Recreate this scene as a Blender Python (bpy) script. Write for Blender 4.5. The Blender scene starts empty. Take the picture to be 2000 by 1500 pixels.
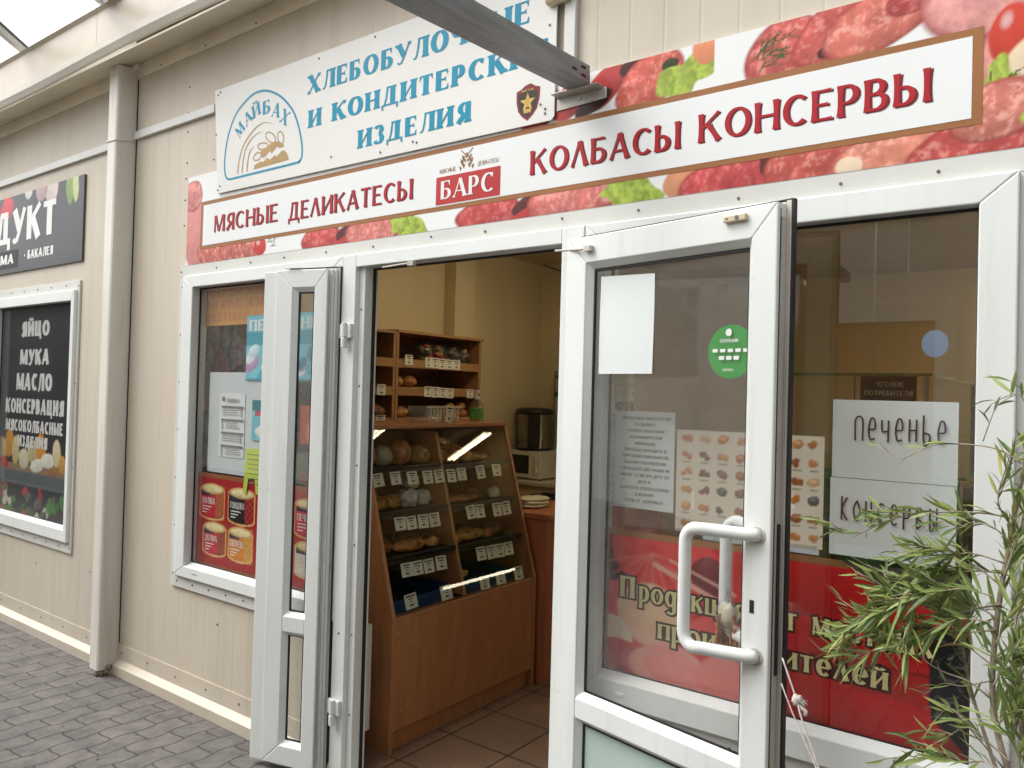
import bpy, math, random
import numpy as np
from mathutils import Vector, Matrix, noise as mnoise

random.seed(7)
rng = np.random.default_rng(7)
SC = bpy.context.scene
COL = SC.collection
R_ = math.radians

# ------------------------------------------------------------------ camera (a phone held at 1.6 m, 2.15 m from the facade)
FPX, CX, CY, EYE, DIST = 1515.0, 1000.0, 750.0, 1.6, 2.15285


def unit(v):
    v = np.array(v, float)
    return v / np.linalg.norm(v)


_vl = unit([-1028 - CX, 716 - CY, FPX])
_up = unit(np.cross(_vl, unit([-28 - CX, 743.5 - CY, FPX])))
if _up[1] > 0:
    _up = -_up
_dx = -_vl
_dy = unit(np.cross(_up, _dx))
RW = np.stack([_dx, _dy, _up])          # rows: world axes seen in camera space (x right, y down, z forward)
cam = bpy.data.cameras.new('camera')
cam.sensor_width = 36.0
cam.lens = FPX / 2000.0 * 36.0
cam.clip_start = 0.02
cam.clip_end = 500
camo = bpy.data.objects.new('camera', cam)
COL.objects.link(camo)
mw = Matrix.Identity(4)
for i in range(3):
    mw[i][0], mw[i][1], mw[i][2] = RW[i, 0], -RW[i, 1], -RW[i, 2]
mw[0][3], mw[1][3], mw[2][3] = 0.0, -DIST, EYE
camo.matrix_world = mw
SC.camera = camo

# ------------------------------------------------------------------ sky and soft sun (overcast)
SUN_EL, SUN_AZ = R_(54), R_(236)
world = bpy.data.worlds.new('World')
SC.world = world
world.use_nodes = True
wn = world.node_tree.nodes
wl_ = world.node_tree.links
bg = wn['Background']
sky = wn.new('ShaderNodeTexSky')
sky.sky_type = 'NISHITA'
sky.sun_disc = False
sky.sun_elevation = SUN_EL
sky.sun_rotation = SUN_AZ
sky.air_density = 1.0
sky.dust_density = 6.0
hs = wn.new('ShaderNodeHueSaturation')
hs.inputs['Saturation'].default_value = 0.12
wl_.new(sky.outputs[0], hs.inputs['Color'])
wl_.new(hs.outputs[0], bg.inputs['Color'])
bg.inputs['Strength'].default_value = 0.15
sd = bpy.data.lights.new('sun', 'SUN')
sd.energy = 0.5
sd.angle = R_(60)
sd.color = (1.0, 0.97, 0.93)
so = bpy.data.objects.new('sun', sd)
COL.objects.link(so)
_sv = Vector((math.sin(SUN_AZ) * math.cos(SUN_EL), math.cos(SUN_AZ) * math.cos(SUN_EL), math.sin(SUN_EL)))
so.rotation_euler = _sv.to_track_quat('Z', 'Y').to_euler()
so.location = (0, -3, 8)
SC.view_settings.view_transform = 'Standard'
SC.view_settings.look = 'None'
SC.view_settings.gamma = 1.0
SC.view_settings.exposure = 0.93
cy = SC.cycles
cy.use_denoising = True
cy.max_bounces = 10
cy.transparent_max_bounces = 24
cy.caustics_reflective = False
cy.caustics_refractive = False
cy.sample_clamp_indirect = 6.0


# ------------------------------------------------------------------ pixel of the photograph -> point in the place
def _ray(px, py):
    return RW @ np.array([px - CX, py - CY, FPX])


def at(px, py, Y=0.0):
    r = _ray(px, py)
    t = (Y + DIST) / r[1]
    return Vector((r[0] * t, Y, r[2] * t + EYE))


def atx(px, py, X):
    r = _ray(px, py)
    t = X / r[0]
    return Vector((X, r[1] * t - DIST, r[2] * t + EYE))


def atz(px, py, Z):
    r = _ray(px, py)
    t = (Z - EYE) / r[2]
    return Vector((r[0] * t, r[1] * t - DIST, Z))


# ------------------------------------------------------------------ colours
def lin(c):
    c = c / 255.0
    return c / 12.92 if c <= 0.04045 else ((c + 0.055) / 1.055) ** 2.4


def A(r, g, b, white=226.0, k=0.8):
    """albedo of a facade surface whose picture value is r,g,b where white paint (0.8) reads as `white`"""
    w = lin(white)
    return tuple(min(0.86, lin(v) / w * k) for v in (r, g, b))


# ------------------------------------------------------------------ materials
MATS = {}


def mk(name, col, rough=0.5, var=0.05, vs=6.0, stretch=(1, 1, 1), bump=0.0, bs=150.0, metal=0.0, spec=0.5, coat=0.0, spots=None, emit=None, est=0.0, streak=None):
    m = bpy.data.materials.new(name)
    m.use_nodes = True
    nt = m.node_tree
    N, L = nt.nodes, nt.links
    p = N['Principled BSDF']
    p.inputs['Roughness'].default_value = rough
    p.inputs['Metallic'].default_value = metal
    p.inputs['Specular IOR Level'].default_value = spec
    p.inputs['Coat Weight'].default_value = coat
    tc = N.new('ShaderNodeTexCoord')
    mp = N.new('ShaderNodeMapping')
    mp.inputs['Scale'].default_value = stretch
    L.new(tc.outputs['Object'], mp.inputs['Vector'])
    nz = N.new('ShaderNodeTexNoise')
    nz.inputs['Scale'].default_value = vs
    nz.inputs['Detail'].default_value = 6
    L.new(mp.outputs[0], nz.inputs['Vector'])
    rp = N.new('ShaderNodeValToRGB')
    rp.color_ramp.elements[0].position = 0.3
    rp.color_ramp.elements[1].position = 0.7
    lo = [max(0, c * (1 - var * 1.6)) for c in col]
    hi = [min(0.9, c * (1 + var)) for c in col]
    rp.color_ramp.elements[0].color = (*lo, 1)
    rp.color_ramp.elements[1].color = (*hi, 1)
    L.new(nz.outputs['Fac'], rp.inputs[0])
    out = rp.outputs[0]
    if spots:
        scol, sc, thr, amt = spots
        n2 = N.new('ShaderNodeTexNoise')
        n2.inputs['Scale'].default_value = sc
        n2.inputs['Detail'].default_value = 8
        n2.inputs['Roughness'].default_value = 0.7
        L.new(tc.outputs['Object'], n2.inputs['Vector'])
        r2 = N.new('ShaderNodeValToRGB')
        r2.color_ramp.elements[0].position = thr
        r2.color_ramp.elements[1].position = min(1, thr + 0.12)
        r2.color_ramp.elements[0].color = (0, 0, 0, 1)
        r2.color_ramp.elements[1].color = (amt, amt, amt, 1)
        L.new(n2.outputs['Fac'], r2.inputs[0])
        mx = N.new('ShaderNodeMixRGB')
        mx.inputs[2].default_value = (*scol, 1)
        L.new(r2.outputs[0], mx.inputs[0])
        L.new(out, mx.inputs[1])
        out = mx.outputs[0]
    if streak:
        kcol, ksc, kthr, kamt = streak
        mp2 = N.new('ShaderNodeMapping')
        mp2.inputs['Scale'].default_value = (1, 1, 0.045)
        L.new(tc.outputs['Object'], mp2.inputs['Vector'])
        n5 = N.new('ShaderNodeTexNoise')
        n5.inputs['Scale'].default_value = ksc
        n5.inputs['Detail'].default_value = 5
        L.new(mp2.outputs[0], n5.inputs['Vector'])
        r5 = N.new('ShaderNodeValToRGB')
        r5.color_ramp.elements[0].position = kthr
        r5.color_ramp.elements[1].position = min(1, kthr + 0.2)
        r5.color_ramp.elements[0].color = (0, 0, 0, 1)
        r5.color_ramp.elements[1].color = (kamt, kamt, kamt, 1)
        L.new(n5.outputs['Fac'], r5.inputs[0])
        mx5 = N.new('ShaderNodeMixRGB')
        mx5.inputs[2].default_value = (*kcol, 1)
        L.new(r5.outputs[0], mx5.inputs[0])
        L.new(out, mx5.inputs[1])
        out = mx5.outputs[0]
    L.new(out, p.inputs['Base Color'])
    if bump > 0:
        n3 = N.new('ShaderNodeTexNoise')
        n3.inputs['Scale'].default_value = bs
        n3.inputs['Detail'].default_value = 3
        L.new(mp.outputs[0], n3.inputs['Vector'])
        b = N.new('ShaderNodeBump')
        b.inputs['Strength'].default_value = bump
        b.inputs['Distance'].default_value = 0.003
        L.new(n3.outputs['Fac'], b.inputs['Height'])
        L.new(b.outputs[0], p.inputs['Normal'])
    if emit:
        p.inputs['Emission Color'].default_value = (*emit, 1)
        p.inputs['Emission Strength'].default_value = est
    MATS[name] = m
    return m


def glass(name, tint=(0.93, 0.95, 0.94), r0=0.045, milky=0.0, rough=0.0):
    m = bpy.data.materials.new(name)
    m.use_nodes = True
    N, L = m.node_tree.nodes, m.node_tree.links
    N.remove(N['Principled BSDF'])
    tr = N.new('ShaderNodeBsdfTransparent')
    tr.inputs[0].default_value = (*tint, 1)
    gl = N.new('ShaderNodeBsdfGlossy')
    gl.inputs['Roughness'].default_value = rough
    gl.inputs[0].default_value = (1, 1, 1, 1)
    lw = N.new('ShaderNodeLayerWeight')
    pw = N.new('ShaderNodeMath'); pw.operation = 'POWER'
    pw.inputs[1].default_value = 5.0
    L.new(lw.outputs['Facing'], pw.inputs[0])
    ma = N.new('ShaderNodeMath'); ma.operation = 'MULTIPLY_ADD'
    ma.inputs[1].default_value = 0.9
    ma.inputs[2].default_value = r0
    L.new(pw.outputs[0], ma.inputs[0])
    mx = N.new('ShaderNodeMixShader')
    L.new(ma.outputs[0], mx.inputs[0])
    L.new(tr.outputs[0], mx.inputs[1])
    L.new(gl.outputs[0], mx.inputs[2])
    out = mx.outputs[0]
    if milky > 0:
        df = N.new('ShaderNodeBsdfDiffuse')
        df.inputs[0].default_value = (0.75, 0.76, 0.75, 1)
        nz = N.new('ShaderNodeTexNoise')
        nz.inputs['Scale'].default_value = 25
        tc = N.new('ShaderNodeTexCoord')
        L.new(tc.outputs['Object'], nz.inputs['Vector'])
        mm = N.new('ShaderNodeMath'); mm.operation = 'MULTIPLY'
        mm.inputs[1].default_value = milky * 2
        L.new(nz.outputs['Fac'], mm.inputs[0])
        m2 = N.new('ShaderNodeMixShader')
        L.new(mm.outputs[0], m2.inputs[0])
        L.new(out, m2.inputs[1])
        L.new(df.outputs[0], m2.inputs[2])
        out = m2.outputs[0]
    L.new(out, N['Material Output'].inputs['Surface'])
    MATS[name] = m
    return m


def mk_vcol(name, rough=0.35, coat=0.0):
    m = bpy.data.materials.new(name)
    m.use_nodes = True
    N, L = m.node_tree.nodes, m.node_tree.links
    p = N['Principled BSDF']
    p.inputs['Roughness'].default_value = rough
    p.inputs['Coat Weight'].default_value = coat
    p.inputs['Specular IOR Level'].default_value = 0.2
    at_ = N.new('ShaderNodeAttribute')
    at_.attribute_name = 'Col'
    L.new(at_.outputs['Color'], p.inputs['Base Color'])
    MATS[name] = m
    return m


W_PVC = mk('white_pvc', A(221, 225, 222), 0.36, 0.04, 3.0, (1, 1, 0.4), spots=((0.36, 0.33, 0.28), 11.0, 0.64, 0.40), streak=((0.50, 0.47, 0.42), 30.0, 0.56, 0.2))
W_FLASH = mk('painted_flashing', A(205, 206, 200), 0.4, 0.04, 3.0, spots=((0.40, 0.37, 0.32), 14.0, 0.66, 0.3))
M_WALL = mk('cream_sandwich_panel', A(197, 187, 170), 0.5, 0.06, 1.6, (1, 1, 0.25), bump=0.10, bs=420, spots=((0.42, 0.36, 0.28), 5.0, 0.64, 0.35), streak=((0.42, 0.37, 0.29), 9.0, 0.52, 0.30))
M_WALL2 = mk('cream_panel_next_door', A(195, 186, 170), 0.5, 0.06, 1.6, (1, 1, 0.25), bump=0.10, bs=420, spots=((0.42, 0.36, 0.28), 5.0, 0.64, 0.35), streak=((0.42, 0.37, 0.29), 9.0, 0.52, 0.30))
M_WALL3 = mk('cream_panel_opposite', (0.84, 0.81, 0.74), 0.5, 0.03, 1.6)
M_BROWNK = mk('dark_brown_panel', (0.05, 0.04, 0.035), 0.6, 0.2, 2.0)
M_TRIM = mk('cream_trim', A(196, 186, 169), 0.4, 0.05, 4.0, spots=((0.42, 0.37, 0.30), 10.0, 0.62, 0.35))
M_PIPE = mk('cream_column_paint', A(217, 213, 204), 0.45, 0.05, 5.0, (1, 1, 0.3), bump=0.1, bs=60, spots=((0.42, 0.38, 0.32), 16.0, 0.62, 0.45), streak=((0.45, 0.41, 0.35), 30.0, 0.5, 0.4))
M_SOFF = mk('pale_soffit', A(228, 219, 200), 0.5, 0.06, 4.0, spots=((0.45, 0.33, 0.2), 5.0, 0.66, 0.4))
M_DIRT = mk('broken_mortar', A(150, 138, 120), 0.9, 0.3, 40.0, bump=1.0, bs=90)
M_DUCT = mk('cable_duct', A(205, 206, 202), 0.4, 0.04, 5.0)
M_GUTTER = mk('pale_gutter', A(224, 219, 208), 0.45, 0.06, 7.0, (0.3, 1, 1), spots=((0.4, 0.37, 0.3), 10.0, 0.63, 0.4))
M_SCREW = mk('screw_steel', (0.16, 0.15, 0.14), 0.45, 0.2, 30, metal=0.7)
M_GASKET = mk('black_rubber', (0.012, 0.012, 0.013), 0.6, 0.1)
M_ALU = mk('worn_aluminium', A(184, 181, 172), 0.4, 0.15, 30.0, (1, 1, 0.08), metal=0.15, spots=((0.12, 0.11, 0.09), 18, 0.62, 0.5))
M_STEEL = mk('galvanised_steel', (0.26, 0.285, 0.305), 0.45, 0.2, 9.0, (3, 0.3, 3), bump=0.1, bs=80, metal=0.25, spots=((0.12, 0.13, 0.14), 12, 0.58, 0.6))
M_STEELD = mk('dark_hole', (0.01, 0.01, 0.01), 0.8)
M_GLASS = glass('window_glass', (0.995, 0.998, 0.995), 0.068)
M_GLASSD = glass('door_glass', (0.995, 0.998, 0.995), 0.078, milky=0.02)
M_GLASSC = glass('cabinet_glass', (0.96, 0.97, 0.95), 0.022)
M_GLASSG = glass('green_shelf_glass', (0.55, 0.78, 0.64), 0.07)
M_FILM = glass('plastic_film', (0.95, 0.95, 0.95), 0.035, milky=0.015, rough=0.12)
M_FROST = mk('frosted_pane', A(176, 196, 188), 0.25, 0.04, 3)
M_SIGN = mk('sign_board_white', A(219, 219, 214), 0.3, 0.03, 2.0, spots=((0.55, 0.53, 0.48), 5.0, 0.64, 0.25), spec=0.2)
M_TEAL = mk('teal_lettering', A(0, 136, 166), 0.35, 0.05, 10, spec=0.2)
M_LOGOT = mk('logo_blue', A(40, 136, 168), 0.35, 0.05, 10, spec=0.2)
M_LOGOB = mk('logo_ochre', A(172, 142, 92), 0.4, 0.05, 10, spec=0.2)
M_BWHITE = mk('banner_white', A(224, 227, 226), 0.3, 0.02, 2, spec=0.2)
M_BBROWN = mk('banner_brown', A(152, 104, 66), 0.35, 0.05, 4, spec=0.2)
M_RED = mk('banner_red_letters', A(166, 38, 46), 0.35, 0.05, 12, spec=0.2)
M_REDD = mk('banner_dark_red', A(108, 40, 44), 0.35, 0.05, 12, spec=0.2)
M_PLATE = mk('red_name_plate', A(178, 54, 56), 0.35, 0.05, 12, spec=0.2)
M_INKW = mk('white_print', A(225, 225, 222), 0.35, 0.02, spec=0.2)
M_INKK = mk('black_print', (0.02, 0.02, 0.022), 0.4, 0.1, spec=0.2)
M_INKG = mk('grey_print', (0.18, 0.18, 0.18), 0.5, 0.1)
M_MARKER = mk('marker_black', (0.03, 0.028, 0.03), 0.5, 0.15, 40)  # black marker ink of the handwritten sheets
M_YEL = mk('yellow_lettering', (.86, .74, .36), 0.35, 0.12, 8, spec=0.2)
M_OUTL = mk('dark_brown_outline', A(60, 24, 20), 0.4, 0.1, spec=0.2)
M_GOLD = mk('gold_print', A(205, 170, 90), 0.35, 0.15, 60, spec=0.2)
M_MAROON = mk('maroon_print', A(128, 44, 50), 0.4, 0.1, spec=0.2)
M_DARKB = mk('dark_brown_print', A(62, 52, 46), 0.4, 0.1, spec=0.2)
M_PAPER = mk('paper_sheet', A(216, 222, 220), 0.7, 0.03, 5, bump=0.2, bs=7, spec=0.2)
M_PAPERG = mk('grey_paper_sheet', A(196, 204, 206), 0.7, 0.03, 3, bump=0.2, bs=5, spec=0.2)
M_LIME = mk('lime_paper', A(190, 208, 84), 0.7, 0.05, 5, spec=0.2)
M_TAG = mk('price_tag_paper', (0.68, 0.67, 0.60), 0.7, 0.06, 15)
M_PRINT = mk_vcol('printed_vinyl', 0.3)
M_PRINTM = mk_vcol('printed_matt_film', 0.55)
M_GREEN = mk('green_sticker', A(28, 158, 52), 0.35, 0.04, spec=0.2)
M_BLUEDISC = mk('blue_sticker', A(112, 130, 150), 0.5, 0.06)
M_WOODC = mk('cherry_laminate', (0.40, 0.175, 0.070), 0.4, 0.10, 5.0, (6, 6, 0.8), bump=0.05, bs=60, spots=((0.30, 0.11, 0.045), 14, 0.58, 0.5))
M_WOODR = mk('beech_laminate', (0.36, 0.19, 0.085), 0.45, 0.10, 5.0, (6, 1.0, 6), bump=0.05, bs=60)
M_WOODK = mk('red_counter_laminate', (0.42, 0.145, 0.065), 0.4, 0.10, 5.0, (6, 6, 0.8))
M_SHELFK = mk('black_tray', (0.022, 0.02, 0.02), 0.3, 0.1)
M_BLUE = mk('blue_plastic', (0.012, 0.055, 0.17), 0.3, 0.1)
M_INWALL = mk('interior_wall_panel', (0.62, 0.525, 0.33), 0.6, 0.05, 2.0, (1, 1, 0.3), bump=0.05, bs=200)
M_INCEIL = mk('interior_ceiling', (0.62, 0.56, 0.42), 0.7, 0.04)
M_BREAD = mk('crust', (0.52, 0.21, 0.06), 0.6, 0.5, 26.0, bump=0.9, bs=60, spots=((0.62, 0.42, 0.20), 30.0, 0.60, 0.6))
M_BREADD = mk('dark_crust', (0.36, 0.12, 0.035), 0.55, 0.5, 26.0, bump=0.9, bs=60, spots=((0.62, 0.42, 0.20), 30.0, 0.60, 0.6))
M_BREADL = mk('golden_crust', (0.66, 0.31, 0.09), 0.6, 0.5, 26.0, bump=0.9, bs=60, spots=((0.62, 0.42, 0.20), 30.0, 0.60, 0.6))
M_WHITEB = mk('white_puffs', (0.70, 0.68, 0.62), 0.7, 0.12, 45.0, bump=1.0, bs=70)
M_CANDY = [mk('candy_' + n, c, 0.3, 0.6, 38.0) for n, c in (('red', (0.45, 0.05, 0.035)), ('orange', (0.5, 0.22, 0.08)), ('green', (0.16, 0.17, 0.06)), ('dark', (0.09, 0.075, 0.06)))]
M_BLACK = mk('black_plastic', (0.02, 0.02, 0.02), 0.35, 0.1)
M_BOILER = mk('boiler_steel', (0.30, 0.27, 0.22), 0.3, 0.1, 6, metal=0.8)
M_APPL = mk('white_appliance', (0.62, 0.60, 0.52), 0.4, 0.04)
M_CLOTH = mk('cream_cloth', (0.62, 0.56, 0.42), 0.9, 0.08, 12, bump=0.5, bs=40)
M_SOAP = glass('clear_soap', (0.85, 0.92, 0.85), 0.06)
M_SOAPG = mk('soap_label', (0.12, 0.42, 0.06), 0.4, 0.25, 40)
M_LAMP = mk('tube_light', (0.9, 0.9, 0.85), 0.5, 0, emit=(1.0, 0.83, 0.54), est=16.0)
M_LAMP2 = mk('counter_tube_light', (0.9, 0.9, 0.85), 0.5, 0, emit=(1.0, 0.86, 0.66), est=10.0)
M_SHELF2 = mk('shelf_dark', (0.10, 0.075, 0.05), 0.6, 0.2)
M_TWIG = mk('twig_bark', A(150, 138, 120), 0.8, 0.25, 50, bump=0.6, bs=200)
M_STRING = mk('white_string', A(205, 196, 192), 0.9, 0.1, 80, bump=0.8, bs=500)
M_ORANGE = mk('orange_reflection', A(198, 140, 60), 0.6, 0.08, 4)
M_PLY = mk('brown_paper_blind', A(178, 120, 62), 0.7, 0.12, 4)
M_NAVY = mk('navy_board', (0.02, 0.035, 0.07), 0.4, 0.1)
M_STICKS = mk('dried_sticks', (0.42, 0.18, 0.06), 0.7, 0.3, 60)
M_BEIGE = mk('beige_plastic', A(205, 190, 160), 0.4, 0.05)
M_TERRA = mk('clay_pot', (0.30, 0.13, 0.08), 0.8, 0.15, 12, bump=0.3, bs=60)
M_SOIL = mk('soil', (0.05, 0.035, 0.025), 0.95, 0.4, 40, bump=1, bs=60)


def mk_leaf():
    m = bpy.data.materials.new('leaf_green')
    m.use_nodes = True
    N, L = m.node_tree.nodes, m.node_tree.links
    p = N['Principled BSDF']
    p.inputs['Roughness'].default_value = 0.42
    g = N.new('ShaderNodeNewGeometry')
    r = N.new('ShaderNodeValToRGB')
    e = r.color_ramp.elements
    e[0].position, e[0].color = 0.0, (0.10, 0.155, 0.048, 1)
    e[1].position, e[1].color = 1.0, (0.42, 0.44, 0.13, 1)
    a = e.new(0.45); a.color = (0.21, 0.29, 0.088, 1)
    a = e.new(0.85); a.color = (0.30, 0.375, 0.11, 1)
    L.new(g.outputs['Random Per Island'], r.inputs[0])
    b_ = e.new(0.965); b_.color = (0.30, 0.20, 0.09, 1)
    b_ = e.new(0.955); b_.color = (0.30, 0.37, 0.12, 1)
    L.new(r.outputs[0], p.inputs['Base Color'])
    tl = N.new('ShaderNodeBsdfTranslucent')
    L.new(r.outputs[0], tl.inputs[0])
    mx = N.new('ShaderNodeMixShader')
    mx.inputs[0].default_value = 0.25
    L.new(p.outputs[0], mx.inputs[1])
    L.new(tl.outputs[0], mx.inputs[2])
    L.new(mx.outputs[0], N['Material Output'].inputs['Surface'])
    return m


M_LEAF = mk_leaf()


def math_node(N, L, op, a, b=None, c=None):
    n = N.new('ShaderNodeMath')
    n.operation = op
    for i, v in enumerate((a, b, c)):
        if v is None:
            continue
        if isinstance(v, (int, float)):
            n.inputs[i].default_value = v
        else:
            L.new(v, n.inputs[i])
    return n.outputs[0]


def mk_brick(name, c1, c2, mortar, bw, bh, msize, zig=0.0, offset=0.5, swap=True, rough=0.8, bumpd=0.004, noise=0.38, org=(0, 0)):
    m = bpy.data.materials.new(name)
    m.use_nodes = True
    N, L = m.node_tree.nodes, m.node_tree.links
    p = N['Principled BSDF']
    p.inputs['Roughness'].default_value = rough
    tc = N.new('ShaderNodeTexCoord')
    sp = N.new('ShaderNodeSeparateXYZ')
    L.new(tc.outputs['Object'], sp.inputs[0])
    x = math_node(N, L, 'ADD', sp.outputs[0], org[0])
    y = math_node(N, L, 'ADD', sp.outputs[1], org[1])
    u, v = (y, x) if swap else (x, y)
    wob = N.new('ShaderNodeTexNoise')
    wob.inputs['Scale'].default_value = 3.0
    L.new(tc.outputs['Object'], wob.inputs['Vector'])
    if zig > 0:
        ph = math_node(N, L, 'MULTIPLY', u, 2 * math.pi / bw)
        s = math_node(N, L, 'SINE', ph)
        v2 = math_node(N, L, 'MULTIPLY_ADD', s, zig, v)
        ph2 = math_node(N, L, 'MULTIPLY', v, 2 * math.pi / bh)
        s2 = math_node(N, L, 'SINE', ph2)
        u = math_node(N, L, 'MULTIPLY_ADD', s2, zig * 0.4, u)
        v = v2
    wf = math_node(N, L, 'MULTIPLY_ADD', wob.outputs['Fac'], 0.02 if zig else 0.004, v)
    cb = N.new('ShaderNodeCombineXYZ')
    L.new(u, cb.inputs[0])
    L.new(wf, cb.inputs[1])
    br = N.new('ShaderNodeTexBrick')
    br.offset = offset
    br.inputs['Scale'].default_value = 1.0
    br.inputs['Brick Width'].default_value = bw
    br.inputs['Row Height'].default_value = bh
    br.inputs['Mortar Size'].default_value = msize
    br.inputs['Mortar Smooth'].default_value = 0.3
    br.inputs['Color1'].default_value = (*c1, 1)
    br.inputs['Color2'].default_value = (*c2, 1)
    br.inputs['Mortar'].default_value = (*mortar, 1)
    L.new(cb.outputs[0], br.inputs['Vector'])
    nz = N.new('ShaderNodeTexNoise')
    nz.inputs['Scale'].default_value = 9.0
    nz.inputs['Detail'].default_value = 8
    nz.inputs['Roughness'].default_value = 0.7
    L.new(tc.outputs['Object'], nz.inputs['Vector'])
    rr = N.new('ShaderNodeMapRange')
    rr.inputs['From Min'].default_value = 0.3
    rr.inputs['From Max'].default_value = 0.7
    rr.inputs['To Min'].default_value = 1 - noise
    rr.inputs['To Max'].default_value = 1 + noise
    L.new(nz.outputs['Fac'], rr.inputs[0])
    mx = N.new('ShaderNodeVectorMath')
    mx.operation = 'SCALE'
    L.new(br.outputs['Color'], mx.inputs[0])
    L.new(rr.outputs[0], mx.inputs['Scale'])
    L.new(mx.outputs[0], p.inputs['Base Color'])
    hb = math_node(N, L, 'SUBTRACT', 1.0, br.outputs['Fac'])
    n4 = N.new('ShaderNodeTexNoise')
    n4.inputs['Scale'].default_value = 160
    n4.inputs['Detail'].default_value = 4
    L.new(tc.outputs['Object'], n4.inputs['Vector'])
    hh = math_node(N, L, 'MULTIPLY_ADD', n4.outputs['Fac'], 0.35, hb)
    bp = N.new('ShaderNodeBump')
    bp.inputs['Strength'].default_value = 0.8
    bp.inputs['Distance'].default_value = bumpd
    L.new(hh, bp.inputs['Height'])
    L.new(bp.outputs[0], p.inputs['Normal'])
    MATS[name] = m
    return m


M_PAVER = mk_brick('concrete_pavers', (0.125, 0.116, 0.109), (0.142, 0.131, 0.123), (0.058, 0.053, 0.050), 0.21, 0.115, 0.0048, zig=0.0085)
M_TILE = mk_brick('floor_tiles', (0.20, 0.125, 0.085), (0.225, 0.138, 0.092), (0.05, 0.035, 0.028), 0.33, 0.33, 0.006, offset=0.0, rough=0.45, bumpd=0.002, noise=0.2, org=(0.02, 0.09))


# ------------------------------------------------------------------ mesh building
class MB:
    def __init__(self, M=None):
        self.v, self.f, self.mi = [], [], []
        self.M = M
        self.cur = 0

    def add(self, vs, fs):
        o = len(self.v)
        if self.M is not None:
            vs = [self.M @ Vector(p) for p in vs]
        self.v.extend([tuple(p) for p in vs])
        for f in fs:
            self.f.append(tuple(i + o for i in f))
            self.mi.append(self.cur)
        return self

    def box(self, x0, x1, y0, y1, z0, z1):
        vs = [(x, y, z) for x in (x0, x1) for y in (y0, y1) for z in (z0, z1)]
        return self.add(vs, [(0, 1, 3, 2), (4, 6, 7, 5), (0, 4, 5, 1), (2, 3, 7, 6), (0, 2, 6, 4), (1, 5, 7, 3)])

    def ring(self, x0, x1, z0, z1, l, r, b, t, y0, y1):
        a, c, e, f = x0 + l, x1 - r, z0 + b, z1 - t        # four mitred sides
        for q in (((x0, z0), (a, e), (a, f), (x0, z1)), ((x1, z0), (x1, z1), (c, f), (c, e)),
                  ((x0, z0), (x1, z0), (c, e), (a, e)), ((x0, z1), (a, f), (c, f), (x1, z1))):
            self.prism(q, lambda p, k, d: (p, d, k), y0, y1)
        return self

    def prism(self, pts, fn, d0, d1):
        n = len(pts)
        vs = [fn(a, b, d0) for a, b in pts] + [fn(a, b, d1) for a, b in pts]
        fs = [tuple(range(n))[::-1], tuple(range(n, 2 * n))]
        fs += [(i, (i + 1) % n, n + (i + 1) % n, n + i) for i in range(n)]
        return self.add(vs, fs)

    def flat(self, pts, fn, d):
        return self.add([fn(a, b, d) for a, b in pts], [tuple(range(len(pts)))])

    def tube(self, pts, r, n=8, cap=True):
        pts = [Vector(p) for p in pts]
        rs = r if isinstance(r, (list, tuple)) else [r] * len(pts)
        vs, fs = [], []
        t0 = (pts[1] - pts[0]).normalized()
        a = t0.orthogonal().normalized()
        for i, p in enumerate(pts):
            t = (pts[min(i + 1, len(pts) - 1)] - pts[max(i - 1, 0)]).normalized()
            a = (a - t * a.dot(t))
            a = a.normalized() if a.length > 1e-6 else t.orthogonal().normalized()
            b = t.cross(a)
            for k in range(n):
                w = 2 * math.pi * k / n
                vs.append(p + (a * math.cos(w) + b * math.sin(w)) * rs[i])
        for i in range(len(pts) - 1):
            for k in range(n):
                k2 = (k + 1) % n
                fs.append((i * n + k, i * n + k2, (i + 1) * n + k2, (i + 1) * n + k))
        if cap:
            fs.append(tuple(range(n))[::-1])
            fs.append(tuple(range((len(pts) - 1) * n, len(pts) * n)))
        return self.add(vs, fs)

    def lathe(self, prof, c, n=20):
        vs, fs = [], []
        for r, z in prof:
            for k in range(n):
                w = 2 * math.pi * k / n
                vs.append((c[0] + r * math.cos(w), c[1] + r * math.sin(w), c[2] + z))
        for i in range(len(prof) - 1):
            for k in range(n):
                k2 = (k + 1) % n
                fs.append((i * n + k, i * n + k2, (i + 1) * n + k2, (i + 1) * n + k))
        fs.append(tuple(range(n))[::-1])
        fs.append(tuple(range((len(prof) - 1) * n, len(prof) * n)))
        return self.add(vs, fs)

    def blob(self, c, r, amp=0.08, fr=2.0, seed=0, nu=20, nv=12, flat=0.0, rotz=0.0, top=0.0):
        vs, fs = [], []
        ca, sa = math.cos(rotz), math.sin(rotz)
        for j in range(nv + 1):
            th = math.pi * j / nv
            for i in range(nu):
                ph = 2 * math.pi * i / nu
                d = Vector((math.sin(th) * math.cos(ph), math.sin(th) * math.sin(ph), math.cos(th)))
                k = 1 + amp * mnoise.noise(d * fr + Vector((seed * 7.3, seed * 1.7, 0)))
                q = Vector((d.x * r[0] * k, d.y * r[1] * k, d.z * r[2] * k))
                if top and d.z > 0.35:
                    g = (d.z - 0.35) / 0.65
                    q.x *= 1 - 0.75 * g
                    q.y *= 1 - 0.75 * g
                    q.z += top * g * g
                if q.z < -r[2] * (1 - flat):
                    q.z = -r[2] * (1 - flat)
                vs.append((c[0] + q.x * ca - q.y * sa, c[1] + q.x * sa + q.y * ca, c[2] + q.z))
        for j in range(nv):
            for i in range(nu):
                i2 = (i + 1) % nu
                fs.append((j * nu + i, (j + 1) * nu + i, (j + 1) * nu + i2, j * nu + i2))
        return self.add(vs, fs)


BASE = {}


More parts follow.
